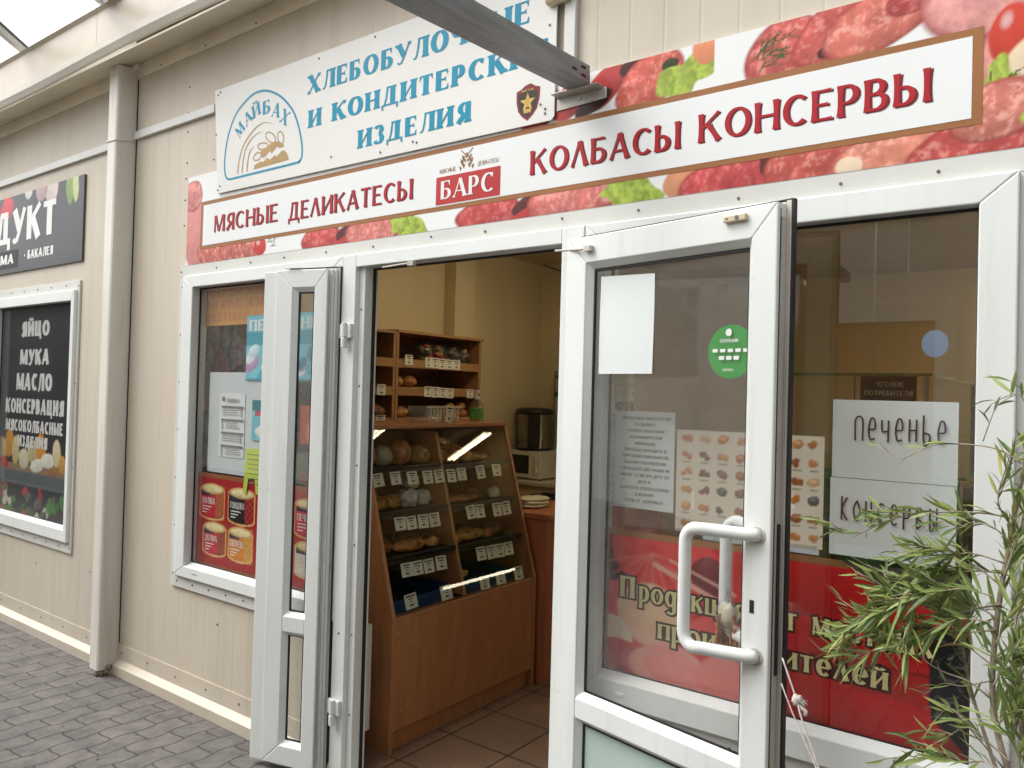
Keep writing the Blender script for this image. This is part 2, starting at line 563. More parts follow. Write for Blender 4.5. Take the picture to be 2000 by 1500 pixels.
def _mesh(name, mb, mats, base):
    me = bpy.data.meshes.new(name)
    b = Vector(base)
    me.from_pydata([tuple(Vector(p) - b) for p in mb.v], [], mb.f)
    if not isinstance(mats, (list, tuple)):
        mats = [mats]
    for m in mats:
        me.materials.append(m)
    if any(mb.mi):
        me.polygons.foreach_set('material_index', mb.mi)
    me.validate()
    me.update()
    return me


def finish(o, smooth=False, bevel=0.0, normals=True):
    me = o.data
    if normals:
        import bmesh
        bm = bmesh.new()
        bm.from_mesh(me)
        bmesh.ops.recalc_face_normals(bm, faces=bm.faces)
        bm.to_mesh(me)
        bm.free()
    if smooth:
        me.polygons.foreach_set('use_smooth', [True] * len(me.polygons))
    if bevel > 0:
        md = o.modifiers.new('bevel', 'BEVEL')
        md.width = bevel
        md.segments = 2
        md.limit_method = 'ANGLE'
        md.angle_limit = R_(40)
        md.harden_normals = False
    return o


def thing(name, label, cat, loc=(0, 0, 0), group=None, kind=None):
    o = bpy.data.objects.new(name, None)
    o.empty_display_size = 0.1
    COL.objects.link(o)
    o.location = loc
    BASE[o.name] = Vector(loc)
    o['label'], o['category'] = label, cat
    if group:
        o['group'] = group
    if kind:
        o['kind'] = kind
    return o


def part(name, mb, mats, parent, label=None, smooth=False, bevel=0.0, normals=True):
    base = BASE[parent.name]
    me = _mesh(name, mb, mats, base)
    o = bpy.data.objects.new(name, me)
    COL.objects.link(o)
    o.parent = parent
    BASE[o.name] = base
    if label:
        o['label'] = label
    return finish(o, smooth, bevel, normals)


def solo(name, mb, mats, label=None, cat=None, group=None, kind=None, smooth=False, bevel=0.0, normals=True, base=None):
    if base is None:
        vs = np.array(mb.v)
        base = ((vs[:, 0].min() + vs[:, 0].max()) / 2, (vs[:, 1].min() + vs[:, 1].max()) / 2, vs[:, 2].min())
    me = _mesh(name, mb, mats, base)
    o = bpy.data.objects.new(name, me)
    COL.objects.link(o)
    o.location = base
    BASE[o.name] = Vector(base)
    if label:
        o['label'] = label
    if cat:
        o['category'] = cat
    if group:
        o['group'] = group
    if kind:
        o['kind'] = kind
    return finish(o, smooth, bevel, normals)


# planes to print on: fn(u, v, d): d metres proud of the plane
# (sizes were taken off the photograph on the wall plane Y = 0; a sheet that really lies y in front of or behind it gets its true size)
def true_xz(x, z, y):
    s = (y + DIST) / DIST
    return x * s, EYE + (z - EYE) * s


def facade(y):
    def f(u, v, d):
        x, z = true_xz(u, v, y)
        return (x, y - d, z)
    return f


def plane_y(y):
    return lambda u, v, d: (u, y - d, v)


def fbox(mb, x0, x1, yf, yb, z0, z1):
    a, c = true_xz(x0, z0, yf), true_xz(x1, z1, yf)
    mb.box(a[0], c[0], yf, yb, a[1], c[1])


def inward(x):                       # a face looking towards +X, u runs along Y
    return lambda u, v, d: (x + d, u, v)


# ------------------------------------------------------------------ lettering: a broad pen drawn along letter skeletons
def arc(cx, cy, rx, ry, a0, a1, n=14):
    return [(cx + rx * math.cos(R_(a0 + (a1 - a0) * i / n)), cy + ry * math.sin(R_(a0 + (a1 - a0) * i / n))) for i in range(n + 1)]


def bowl_r(x, y0, y1, w, t):         # a closed bowl standing right of a stem
    r = (y1 - y0) / 2
    k = min(r, w * 0.6)
    return [(x, y1)] + [(x + w - k, y1)] + arc(x + w - k, (y0 + y1) / 2, k, r, 90, -90, 14)[1:] + [(x, y0)]


def bowl_l(x, y0, y1, w, t):
    return [(2 * x - a, b) for a, b in bowl_r(x, y0, y1, w, t)]


def glyph(ch, T, t):
    """(width, strokes); a stroke is (kind, points, serif ends); kinds: T thick, t thin, a by direction"""
    h, q = T / 2, t / 2
    if ch == 'Н': return .76, [('T', [(h, 0), (h, 1)], 'be'), ('T', [(.76 - h, 0), (.76 - h, 1)], 'be'), ('t', [(h, .51), (.76 - h, .51)], '')]
    if ch in 'ИЙ':
        s = [('T', [(h, 0), (h, 1)], 'be'), ('T', [(.78 - h, 0), (.78 - h, 1)], 'be'), ('t', [(h, .06), (.78 - h, .94)], '')]
        if ch == 'Й': s.append(('a', arc(.39, 1.24, .17, .13, 190, 350), ''))
        return .78, s
    if ch == 'П': return .76, [('T', [(h, 0), (h, 1)], 'be'), ('T', [(.76 - h, 0), (.76 - h, 1)], 'be'), ('t', [(h, 1 - q), (.76 - h, 1 - q)], '')]
    if ch == 'Ц': return .80, [('T', [(h, 0), (h, 1)], 'e'), ('T', [(.70 - h, 0), (.70 - h, 1)], 'e'), ('t', [(h, q), (.78, q)], ''), ('t', [(.78 - q, q), (.78 - q, -.2)], '')]
    if ch == 'Ш': return 1.0, [('T', [(x, 0), (x, 1)], 'be') for x in (h, .5, 1 - h)] + [('t', [(h, q), (1 - h, q)], '')]
    if ch == 'Щ': return 1.05, [('T', [(x, 0), (x, 1)], 'e') for x in (h, .5, 1 - h)] + [('t', [(h, q), (1.05, q)], ''), ('t', [(1.05 - q, q), (1.05 - q, -.2)], '')]
    if ch == 'Л': return .76, [('T', [(.76 - h, 0), (.76 - h, 1)], 'be'), ('t', [(.04, .05), (.11, .03), (.19, .14), (.25, .45), (.30, 1 - q)], ''), ('t', [(.24, 1 - q), (.76 - h, 1 - q)], '')]
    if ch == 'Λ': return .74, [('t', [(.04, 0), (.36, 1)], ''), ('T', [(.36, 1), (.74 - h, 0)], '')]
    if ch == 'Д': return .86, [('T', [(.70 - h, 0), (.70 - h, 1)], 'e'), ('t', [(.13, 0), (.24, .4), (.30, 1 - q)], ''), ('t', [(.24, 1 - q), (.70 - h, 1 - q)], ''), ('t', [(0, q), (.86, q)], ''), ('t', [(q, q), (q, -.2)], ''), ('t', [(.86 - q, q), (.86 - q, -.2)], '')]
    if ch == 'К': return .78, [('T', [(h, 0), (h, 1)], 'be'), ('t', [(h, .45), (.70, 1)], 'e'), ('T', [(.33, .60), (.78 - h, 0)], 'e')]
    if ch in 'Оо': return .86, [('a', arc(.43, .5, .43 - h, .5 - q, 90, 450, 28), '')]
    if ch == 'С': return .74, [('a', arc(.42, .5, .42 - h, .5 - q, 48, 312, 22), 'c')]
    if ch == 'Э': return .74, [('a', arc(.32, .5, .42 - h, .5 - q, 132, -132, 22), ''), ('t', [(.3, .5), (.7 - h, .5)], '')]
    if ch == 'Е': return .62, [('T', [(h, 0), (h, 1)], ''), ('t', [(0, q), (.60, q)], 'u'), ('t', [(h, .52), (.48, .52)], 'm'), ('t', [(0, 1 - q), (.57, 1 - q)], 'd')]
    if ch == 'Г': return .58, [('T', [(h, 0), (h, 1)], 'b'), ('t', [(0, 1 - q), (.57, 1 - q)], 'd')]
    if ch == 'Т': return .68, [('T', [(.34, 0), (.34, 1)], 'b'), ('t', [(.02, 1 - q), (.66, 1 - q)], 'dD')]
    if ch == 'Б': return .66, [('T', [(h, 0), (h, 1)], ''), ('t', [(0, 1 - q), (.56, 1 - q)], 'd'), ('a', bowl_r(h, q, .56, .64 - T, t), '')]
    if ch == 'В': return .66, [('T', [(h, 0), (h, 1)], ''), ('a', bowl_r(h, .53, 1 - q, .58 - T, t), ''), ('a', bowl_r(h, q, .53, .64 - T, t), '')]
    if ch == 'Р': return .62, [('T', [(h, 0), (h, 1)], 'b'), ('a', bowl_r(h, .42, 1 - q, .60 - T, t), '')]
    if ch == 'Ь': return .62, [('T', [(h, 0), (h, 1)], 'e'), ('a', bowl_r(h, q, .56, .60 - T, t), '')]
    if ch == 'Ъ': return .70, [('T', [(.1 + h, 0), (.1 + h, 1)], ''), ('t', [(0, 1 - q), (.2, 1 - q)], ''), ('a', bowl_r(.1 + h, q, .56, .58 - T, t), '')]
    if ch == 'Ы': return .94, [('T', [(h, 0), (h, 1)], 'e'), ('a', bowl_r(h, q, .56, .58 - T, t), ''), ('T', [(.94 - h, 0), (.94 - h, 1)], 'be')]
    if ch == 'Я': return .70, [('T', [(.70 - h, 0), (.70 - h, 1)], 'b'), ('a', bowl_l(.70 - h, .44, 1 - q, .62 - T, t), ''), ('T', [(.46, .46), (h * .9, 0)], '')]
    if ch == 'А': return .82, [('t', [(.05, 0), (.40, 1)], 'b'), ('T', [(.40, 1), (.82 - h * 1.05, 0)], 'e'), ('t', [(.17, .33), (.60, .33)], '')]
    if ch == 'М': return .98, [('t', [(.10, 0), (.13, 1)], 'b'), ('T', [(.15, 1), (.47, .08)], ''), ('t', [(.47, .05), (.80, 1)], ''), ('T', [(.98 - h, 0), (.98 - h, 1)], 'be')]
    if ch == 'У': return .76, [('T', [(h, 1), (.44, .34)], 'b'), ('t', [(.70, 1), (.40, .24), (.30, .05), (.18, .02), (.10, .10)], 'b')]
    if ch == 'Х': return .78, [('T', [(h, 1), (.78 - h, 0)], 'be'), ('t', [(.70, 1), (.07, 0)], 'be')]
    if ch == 'Ж': return 1.0, [('T', [(.5, 0), (.5, 1)], 'be'), ('t', [(.08, 1), (.5, .5)], 'b'), ('t', [(.92, 1), (.5, .5)], 'b'), ('T', [(.42, .55), (.08, 0)], 'e'), ('T', [(.58, .55), (.92, 0)], 'e')]
    if ch == 'Ч': return .70, [('T', [(.70 - h, 0), (.70 - h, 1)], 'be'), ('a', [(h, 1), (h, .66), (h + .06, .5), (h + .2, .43), (.70 - h, .5)], 'b')]
    if ch == 'З': return .60, [('a', arc(.26, .755, .30 - h, .245 - q, 155, -85, 16), ''), ('a', arc(.26, .275, .33 - h, .275 - q, 85, -155, 16), '')]
    if ch == 'Ф': return .92, [('T', [(.46, 0), (.46, 1)], 'be'), ('a', arc(.46, .52, .46 - h, .30, 0, 360, 26), '')]
    if ch == 'Ю': return 1.05, [('T', [(h, 0), (h, 1)], 'be'), ('t', [(h, .5), (.36, .5)], ''), ('a', arc(.68, .5, .36 - h, .5 - q, 90, 450, 24), '')]
    # small letters (x-height 1)
    if ch == 'е': return .74, [('a', arc(.38, .5, .37 - h, .5 - q, 0, 318, 22), ''), ('t', [(h, .5), (.75 - h, .5)], '')]
    if ch == 'р': return .74, [('T', [(h, -.45), (h, 1)], 'b'), ('a', bowl_r(h, q, 1 - q, .72 - T, t), '')]
    if ch == 'д': return .80, [('a', arc(.38, .5, .38 - h, .5 - q, 90, 450, 24), ''), ('T', [(.78 - h, 1), (.78 - h, -.2)], ''), ('a', arc(.42, -.2, .36 - h, .24, 0, -150, 10), '')]
    if ch == 'у': return .76, [('T', [(h, 1), (.42, .1)], ''), ('t', [(.70, 1), (.36, -.15), (.24, -.38), (.10, -.40)], '')]
    if ch == '1': return .4, [('T', [(.24, 0), (.24, 1)], ''), ('t', [(.24, 1), (.06, .8)], '')]
    if ch == '5': return .6, [('t', [(.14, 1 - q), (.52, 1 - q)], ''), ('t', [(.14, 1), (.11, .55)], ''), ('a', arc(.26, .3, .3 - h, .3 - q, 110, -150, 14), '')]
    if ch == '2': return .6, [('a', arc(.3, .7, .3 - h, .3 - q, 160, -30, 12), ''), ('T', [(.5, .55), (.08, .05)], ''), ('t', [(.05, q), (.58, q)], '')]
    if ch == '!': return .2, [('T', [(.1, .3), (.1, 1)], ''), ('T', [(.1, 0), (.1, .12)], '')]
    if ch == ',': return .2, [('T', [(.1, .08), (.06, -.14)], '')]
    if ch == '.': return .2, [('T', [(.1, 0), (.1, .12)], '')]
    if ch == '-': return .4, [('t', [(.05, .4), (.35, .4)], '')]
    if ch == '•': return .4, [('T', [(.1, .5), (.3, .5)], '')]
    return .35, []


def stroke_poly(pts, wfun, flare=0.0, grow=0.0):
    """left and right outlines of a pen stroke"""
    if len(pts) == 2:
        (x0, y0), (x1, y1) = pts
        k = 7 if flare else 1
        pts = [(x0 + (x1 - x0) * i / k, y0 + (y1 - y0) * i / k) for i in range(k + 1)]
        straight = True
    else:
        straight = False
    n = len(pts)
    L, Rr = [], []
    closed = abs(pts[0][0] - pts[-1][0]) + abs(pts[0][1] - pts[-1][1]) < 1e-6
    for i, p in enumerate(pts):
        a = pts[i - 1] if i > 0 else (pts[-2] if closed else p)
        b = pts[i + 1] if i < n - 1 else (pts[1] if closed else p)
        dx, dy = b[0] - a[0], b[1] - a[1]
        l = math.hypot(dx, dy) or 1.0
        dx, dy = dx / l, dy / l
        w = wfun(dx, dy) / 2
        if flare and straight:
            w *= 1 + flare * abs(2 * i / (n - 1) - 1) ** 3 - flare * 0.35
        w += grow
        ex = ey = 0.0
        if grow and not closed and i in (0, n - 1):
            sgn = -1 if i == 0 else 1
            ex, ey = sgn * dx * grow, sgn * dy * grow
        L.append((p[0] - dy * w + ex, p[1] + dx * w + ey))
        Rr.append((p[0] + dy * w + ex, p[1] - dx * w + ey))
    return L, Rr


def text_width(s, T, t, gap, space):
    return sum((glyph(c, T, t)[0] + gap) if c != ' ' else space for c in s) - gap


def write(mb, s, x0, x1, y0, y1, fn, T=.17, t=.05, serif=0.0, flare=0.0, gap=.12, space=.45, d=0.0009, grow=0.0, shear=0.0, warp=None, sizes=None, dx=0, dy=0):
    """lay the letters of s between x0 and x1, baseline y0, cap height y1"""
    W = text_width(s, T, t, gap, space)
    sx, sy = (x1 - x0) / W, (y1 - y0)
    gx = grow / max(1e-9, sy)
    cx = 0.0
    k = 0

    def P(a, b):
        u, v = x0 + (a + shear * b) * sx + dx, y0 + b * sy + dy
        return warp(u, v) if warp else (u, v)

    def emit(poly):
        nonlocal k
        k += 1
        mb.flat([P(a, b) for a, b in poly], fn, d + 0.000025 * (k % 24))

    for ch in s:
        if ch == ' ':
            cx += space
            continue
        w, strokes = glyph(ch, T, t)
        for kind, pts, ends in strokes:
            pts = [(a + cx, b) for a, b in pts]
            if kind == 'T':
                wf = lambda dx, dy: T
            elif kind == 't':
                wf = lambda dx, dy: t
            else:
                wf = lambda dx, dy: t + (T - t) * abs(dy) ** 1.3
            Lp, Rp = stroke_poly(pts, wf, flare, gx)
            k += 1
            vs = [fn(*P(*p), d + 0.000025 * (k % 24)) for p in Lp] + [fn(*P(*p), d + 0.000025 * (k % 24)) for p in Rp]
            m = len(Lp)
            mb.add(vs, [(i, i + 1, m + i + 1, m + i) for i in range(m - 1)])
            if serif > 0:
                wd = T if kind == 'T' else (t if kind == 't' else T)
                for e, p in (('b', pts[0]), ('e', pts[-1])):
                    if e in ends:
                        up = p[1] < 0.5
                        yb, yt = (0, t * .85) if up else (1 - t * .85, 1)
                        a, b = p[0] - wd / 2 - serif, p[0] + wd / 2 + serif
                        emit([(a, yb), (b, yb), (b, yt), (a, yt)])
                        yk = t * 1.9 if up else 1 - t * 1.9
                        yy = yt if up else yb
                        emit([(p[0] - wd / 2 - serif * .6, yy), (p[0] + wd / 2 + serif * .6, yy), (p[0] + wd * .45, yk), (p[0] - wd * .45, yk)])
                for e, sg, end in (('d', -1, 1), ('u', 1, 1), ('D', -1, 0)):
                    if e in ends:
                        p = pts[-1] if end else pts[0]
                        iw = -.13 if end else .13
                        yb = p[1] - sg * t / 2
                        emit([(p[0], yb), (p[0], yb + sg * .27), (p[0] + iw * .15, yb + sg * .27), (p[0] + iw, yb)])
                if 'm' in ends:
                    p = pts[-1]
                    emit([(p[0], p[1] - .12), (p[0], p[1] + .12), (p[0] - .02, p[1] + .12), (p[0] - .07, p[1]), (p[0] - .02, p[1] - .12)])
                if 'c' in ends:
                    p = pts[0]
                    emit([(p[0] + .03, p[1] - .13), (p[0] + .03, p[1] + .15), (p[0], p[1] + .15), (p[0] - .12, p[1] + .02)])
        cx += w + gap
    return mb


# ------------------------------------------------------------------ printed pictures: dense sheets of coloured points
def fbm(h, w, sc, octv=4, seed=0):
    r = np.random.default_rng(seed)
    out = np.zeros((h, w)); amp = 1.0; tot = 0
    for o in range(octv):
        n = max(2, int(max(h, w) / sc * 2 ** o)) + 2
        g = r.random((n, n))
        ys = np.linspace(0, (n - 1.001) * h / max(h, w), h); xs = np.linspace(0, (n - 1.001) * w / max(h, w), w)
        y0 = ys.astype(int); x0 = xs.astype(int)
        fy = (ys - y0)[:, None]; fx = (xs - x0)[None, :]
        fy = fy * fy * (3 - 2 * fy); fx = fx * fx * (3 - 2 * fx)
        y1 = np.minimum(y0 + 1, n - 1); x1 = np.minimum(x0 + 1, n - 1)
        v = g[np.ix_(y0, x0)] * (1 - fy) * (1 - fx) + g[np.ix_(y0, x1)] * (1 - fy) * fx + g[np.ix_(y1, x0)] * fy * (1 - fx) + g[np.ix_(y1, x1)] * fy * fx
        out += v * amp; tot += amp; amp *= 0.5
    return out / tot


class Canvas:
    """coordinates in metres on the sheet; values are albedo"""
    def __init__(self, x0, x1, z0, z1, res, bg):
        self.x0, self.x1, self.z0, self.z1 = x0, x1, z0, z1
        self.w = max(2, int((x1 - x0) / res)); self.h = max(2, int((z1 - z0) / res))
        self.a = np.ones((self.h, self.w, 3)) * np.array(bg)
        self.X, self.Z = np.meshgrid(np.linspace(x0, x1, self.w), np.linspace(z0, z1, self.h))
        self.n = 0

    def _mix(self, mask, col):
        m = np.clip(mask, 0, 1)[..., None]
        self.a = self.a * (1 - m) + np.asarray(col) * m

    def ell(self, cx, cz, rx, rz, rot=0, soft=0.12, wob=0.0):
        c, s = math.cos(rot), math.sin(rot)
        u = ((self.X - cx) * c + (self.Z - cz) * s) / rx
        v = (-(self.X - cx) * s + (self.Z - cz) * c) / rz
        d = np.sqrt(u * u + v * v)
        if wob:
            self.n += 1
            th = np.arctan2(v, u)
            r = np.random.default_rng(self.n + 100)
            for k in range(2, 7):
                d = d + wob / k * np.sin(k * th + r.random() * 6.28)
        return np.clip((1 - d) / soft, 0, 1), u, v, d

    def noise(self, sc, octv=4):
        self.n += 1
        return fbm(self.h, self.w, sc * max(self.h, self.w) / (self.x1 - self.x0 if self.w >= self.h else self.z1 - self.z0), octv, self.n + 11)

    def meat(self, cx, cz, rx, rz, rot=0, col=(.50, .085, .075), fat=.5, rim=(.30, .04, .04)):
        m, u, v, d = self.ell(cx, cz, rx, rz, rot, .08, .05)
        n1 = self.noise(.05); n2 = self.noise(.008, 2)
        c = np.array(col) * (0.72 + 0.62 * n1)[..., None]
        n3 = self.noise(.02, 3)
        f = np.clip((n2 * .55 + n3 * .45 - .53) * 9, 0, 1) * fat * .75
        c = c * (1 - f[..., None]) + np.array((.74, .40, .33)) * f[..., None]
        c = c * (.70 + .6 * n3)[..., None]
        e = np.clip((d - .80) / .16, 0, 1)[..., None] * .9
        c = c * (1 - e) + np.array(rim) * e
        c = c * (1 + .25 * np.clip(v, -1, 1))[..., None]
        self._mix(m, c)

    def plain(self, cx, cz, rx, rz, rot=0, col=(.5, .1, .1), var=.3, wob=.04, soft=.1, lit=.2, shine=0.0):
        m, u, v, d = self.ell(cx, cz, rx, rz, rot, soft, wob)
        n1 = self.noise(.03)
        c = np.array(col) * (1 - var / 2 + var * n1 + lit * np.clip(v, -1, 1))[..., None]
        if shine:
            s = np.clip(1 - ((u + .3) ** 2 + (v - .4) ** 2) / .12, 0, 1)[..., None] * shine
            c = c * (1 - s) + s * .8
        self._mix(m, c)

    def leaf(self, cx, cz, rx, rz, rot=0):
        m, u, v, d = self.ell(cx, cz, rx, rz, rot, .1, .35)
        n1 = self.noise(.02, 3)
        r = .5 + .5 * np.sin(u * 9 + n1 * 8)
        c = np.array((.30, .42, .05)) * (.6 + .5 * r)[..., None] + np.array((.30, .32, .10)) * (n1 * .6)[..., None]
        self._mix(m, c)

    def line(self, x0, z0, x1, z1, w, col, op=1.0):
        dx, dz = x1 - x0, z1 - z0
        l2 = dx * dx + dz * dz + 1e-12
        t = np.clip(((self.X - x0) * dx + (self.Z - z0) * dz) / l2, 0, 1)
        d = np.hypot(self.X - x0 - t * dx, self.Z - z0 - t * dz)
        self._mix(np.clip((w - d) / (w * .5), 0, 1) * op, col)

    def rect(self, x0, x1, z0, z1, col):
        m = (self.X >= x0) & (self.X <= x1) & (self.Z >= z0) & (self.Z <= z1)
        self._mix(m.astype(float), col)

    def poly(self, pts, col):
        m = np.zeros(self.X.shape, bool)
        j = len(pts) - 1
        for i in range(len(pts)):
            xi, zi = pts[i]; xj, zj = pts[j]
            if zi != zj:
                m ^= ((zi > self.Z) != (zj > self.Z)) & (self.X < (xj - xi) * (self.Z - zi) / (zj - zi) + xi)
            j = i
        self._mix(m.astype(float), col)

    def dill(self, cx, cz, L, ang, n=14):
        r = np.random.default_rng(int(cx * 1000) % 997 + 5)
        for i in range(n):
            a = ang + r.normal() * .7
            x, z = cx + r.normal() * L * .25, cz + r.normal() * L * .25
            self.line(x, z, x + L * .6 * math.cos(a), z + L * .6 * math.sin(a), .0022, (.06, .10, .03))

    def mesh(self, name, fn, mat, parent=None, d=0.0, label=None, cat=None, group=None, hole=None):
        vs = np.empty((self.h * self.w, 3))
        p00 = np.array(fn(self.x0, self.z0, d)); p10 = np.array(fn(self.x1, self.z0, d)); p01 = np.array(fn(self.x0, self.z1, d))
        fu = ((self.X - self.x0) / (self.x1 - self.x0)).ravel()[:, None]
        fv = ((self.Z - self.z0) / (self.z1 - self.z0)).ravel()[:, None]
        vs[:] = p00 + fu * (p10 - p00) + fv * (p01 - p00)
        base = BASE[parent.name] if parent is not None else Vector(tuple((p10 + p00) / 2))
        vs -= np.array(base)
        idx = np.arange(self.h * self.w).reshape(self.h, self.w)
        q = np.stack([idx[:-1, :-1], idx[:-1, 1:], idx[1:, 1:], idx[1:, :-1]], -1).reshape(-1, 4)
        me = bpy.data.meshes.new(name)
        me.vertices.add(len(vs)); me.vertices.foreach_set('co', vs.ravel())
        me.loops.add(q.size); me.loops.foreach_set('vertex_index', q.ravel())
        me.polygons.add(len(q)); me.polygons.foreach_set('loop_start', np.arange(0, q.size, 4))
        me.update(calc_edges=True)
        ca = me.attributes.new('Col', 'FLOAT_COLOR', 'POINT')
        ca.data.foreach_set('color', np.concatenate([np.clip(self.a, 0, .9).reshape(-1, 3), np.ones((self.h * self.w, 1))], 1).ravel().astype(np.float32))
        me.materials.append(mat)
        o = bpy.data.objects.new(name, me)
        COL.objects.link(o)
        if parent is not None:
            o.parent = parent
            BASE[o.name] = base
        else:
            o.location = base
            BASE[o.name] = base
        if label: o['label'] = label
        if cat: o['category'] = cat
        if group: o['group'] = group
        return o


# ================================================================== THE SETTING
GZ = 0.025          # paving level at the wall
FZ = 0.04           # shop floor level
g = MB(); g.add([(-60, -60, GZ), (60, -60, GZ), (60, 60, GZ), (-60, 60, GZ)], [(0, 1, 2, 3)])
solo('paving', g, M_PAVER, 'grey concrete block paving of the passage', 'paving', kind='structure', base=(0, 0, GZ), normals=False)
g = MB(); g.box(-3.9, 0.9, -0.02, 5.2, GZ - .2, FZ)
solo('shop_floor', g, M_TILE, 'brown tiled floor inside the shop doorway', 'floor', kind='structure', base=(0, 0, FZ))


def ribbed(mb, x0, x1, z0, z1, yb=0.06, step=0.118):
    pts = [(x0, 0.0)]
    k = math.ceil((x0 + .01) / step)
    while k * step < x1 - .01:
        x = k * step
        pts += [(x - .006, 0), (x - .001, .0009), (x + .001, .0009), (x + .006, 0)]
        k += 1
    pts.append((x1, 0.0))
    n = len(pts)
    vs = [(a, b, z0) for a, b in pts] + [(a, b, z1) for a, b in pts] + [(x0, yb, z0), (x1, yb, z0), (x0, yb, z1), (x1, yb, z1)]
    fs = [(i, i + 1, n + i + 1, n + i) for i in range(n - 1)]
    o = 2 * n
    fs += [(o, o + 2, o + 3, o + 1), (0, n, o + 2, o), (n - 1, o + 1, o + 3, 2 * n - 1)]
    fs += [tuple(range(n)) + (o + 1, o), tuple(range(n, 2 * n)) + (o + 3, o + 2)]
    mb.add(vs, fs)


def screws(mb, pts, y, r=.0046):
    for x, z in pts:
        mb.lathe_dir = None
        n = 8
        vs = [(x + r * math.cos(i * math.pi / 4), y, z + r * math.sin(i * math.pi / 4)) for i in range(n)]
        vs += [(x + r * .7 * math.cos(i * math.pi / 4), y - .004, z + r * .7 * math.sin(i * math.pi / 4)) for i in range(n)]
        mb.add(vs, [(i, (i + 1) % n, n + (i + 1) % n, n + i) for i in range(n)] + [tuple(range(n, 2 * n))])


# ---- the shop pavilion
shop = thing('shop_pavilion', 'cream panel shop front with white framed windows and an open glass door', 'building', (-2.0, 0, GZ), kind='thing')
w = MB()
ribbed(w, -4.24, 1.4, 2.17, 3.42)
ribbed(w, -4.24, -3.69, GZ, 2.17)
ribbed(w, -3.69, -2.46, GZ, .63)
ribbed(w, -1.31, -.11, GZ, .63)
ribbed(w, -.11, 1.4, GZ, 2.17)
part('facade_wall', w, M_WALL, shop, normals=True)
w = MB()
w.box(-3.94, -3.90, .06, 3.45, FZ, 2.75)
w.box(-3.94, -3.15, 3.45, 3.49, FZ, 2.75)
w.box(-3.19, -3.15, 3.49, 5.2, FZ, 2.75)
w.box(-3.19, .94, 5.2, 5.24, FZ, 2.75)
w.box(.90, .94, .06, 5.2, FZ, 2.75)
part('interior_wall', w, M_INWALL, shop)
w = MB(); w.box(-3.90, -3.79, 2.19, 2.42, FZ, 2.75)
part('wall_pillar', w, M_INWALL, shop, bevel=.004)
w = MB(); w.box(-3.94, .94, .06, 5.24, 2.75, 2.79)
part('ceiling', w, M_INCEIL, shop)
w = MB(); w.box(-4.24, 1.4, -.02, 5.4, 3.425, 3.585)
part('roof', w, M_TRIM, shop)
w = MB()
w.tube([at(1040, 500, 3.44), at(1060, 517, 3.44), at(1085, 526, 3.43), at(1115, 536, 3.42)], .006, 6)
part('ceiling_cable', w, M_SHELF2, shop)


def skirting(x0, x1):
    m = MB()
    for a, b in ((x0, x1),):
        m.prism([(-.036, GZ), (-.036, .078), (-.006, .104), (-.0012, .104), (-.0012, GZ)], lambda y, z, d: (d, y, z), a, b)
    return m


m = skirting(-4.238, -2.462); m2 = skirting(-1.308, 1.4)
m.add(m2.v, m2.f)
part('skirting', m, M_TRIM, shop, bevel=.003)
m = MB()
m.box(-4.238, -2.462, -.0055, -.001, .104, .185)
m.box(-1.308, 1.4, -.0055, -.001, .104, .185)
part('skirting_flashing', m, M_WALL, shop)
# flashing round the glazed front
m = MB()
m.box(-3.725, -.075, -.014, -.001, 2.152, 2.212)
m.box(-3.725, -3.672, -.014, -.001, .595, 2.151)
m.box(-.139, -.075, -.014, -.001, .595, 2.151)
m.box(-3.671, -2.462, -.014, -.001, .595, .657)
m.box(-1.308, -.140, -.014, -.001, .595, .657)
part('window_flashing', m, W_FLASH, shop, bevel=.0015)
m = MB()
P = [(-3.70 + i * .285 + random.uniform(-.04, .04), 2.183 + random.uniform(-.006, .006)) for i in range(13)]
P += [(-3.70, .66 + i * .24) for i in range(7)] + [(-3.66 + i * .14, .625) for i in range(9)] + [(-1.25 + i * .15, .625) for i in range(8)]
P += [(-.105, .7 + i * .24) for i in range(7)]
screws(m, P, -.014)
screws(m, [(-4.2 + i * .27, .145 + random.uniform(-.006, .006)) for i in range(7)], -.0055)
screws(m, [(-3.72 + random.uniform(-.006, .006), z) for z in (2.42, 2.55, 2.66, 2.74, 2.9, 3.0, 3.13)] + [(-3.48, 2.72), (-3.32, .47)], 0)
screws(m, [(-4.0 + i * .42, 3.31) for i in range(8)], -.004)
part('screws', m, M_SCREW, shop)
m = MB(); m.box(-4.236, 1.4, -.004, -.0006, 3.29, 3.40)
part('eaves_flashing', m, M_SOFF, shop)
# fascia and soffit
m = MB()
m.prism([(-.205, 3.40), (-.205, 3.585), (-.225, 3.60), (-.03, 3.60), (-.03, 3.585), (-.19, 3.585), (-.19, 3.40)], lambda y, z, d: (d, y, z), -4.30, 1.4)
part('fascia_board', m, M_TRIM, shop, bevel=.002)
m = MB(); m.prism([(-.0045, 3.385), (-.21, 3.31), (-.21, 3.30), (-.0045, 3.372)], lambda y, z, d: (d, y, z), -4.30, 1.4)
part('soffit', m, M_SOFF, shop)


def chamf(mb, x0, x1, z, y0, y1, dz):      # a sloped glazing bead along the bottom
    mb.prism([(y0, z - .001), (y1, z - .001), (y1, z + dz)], lambda y, zz, d: (d, y, zz), x0, x1)


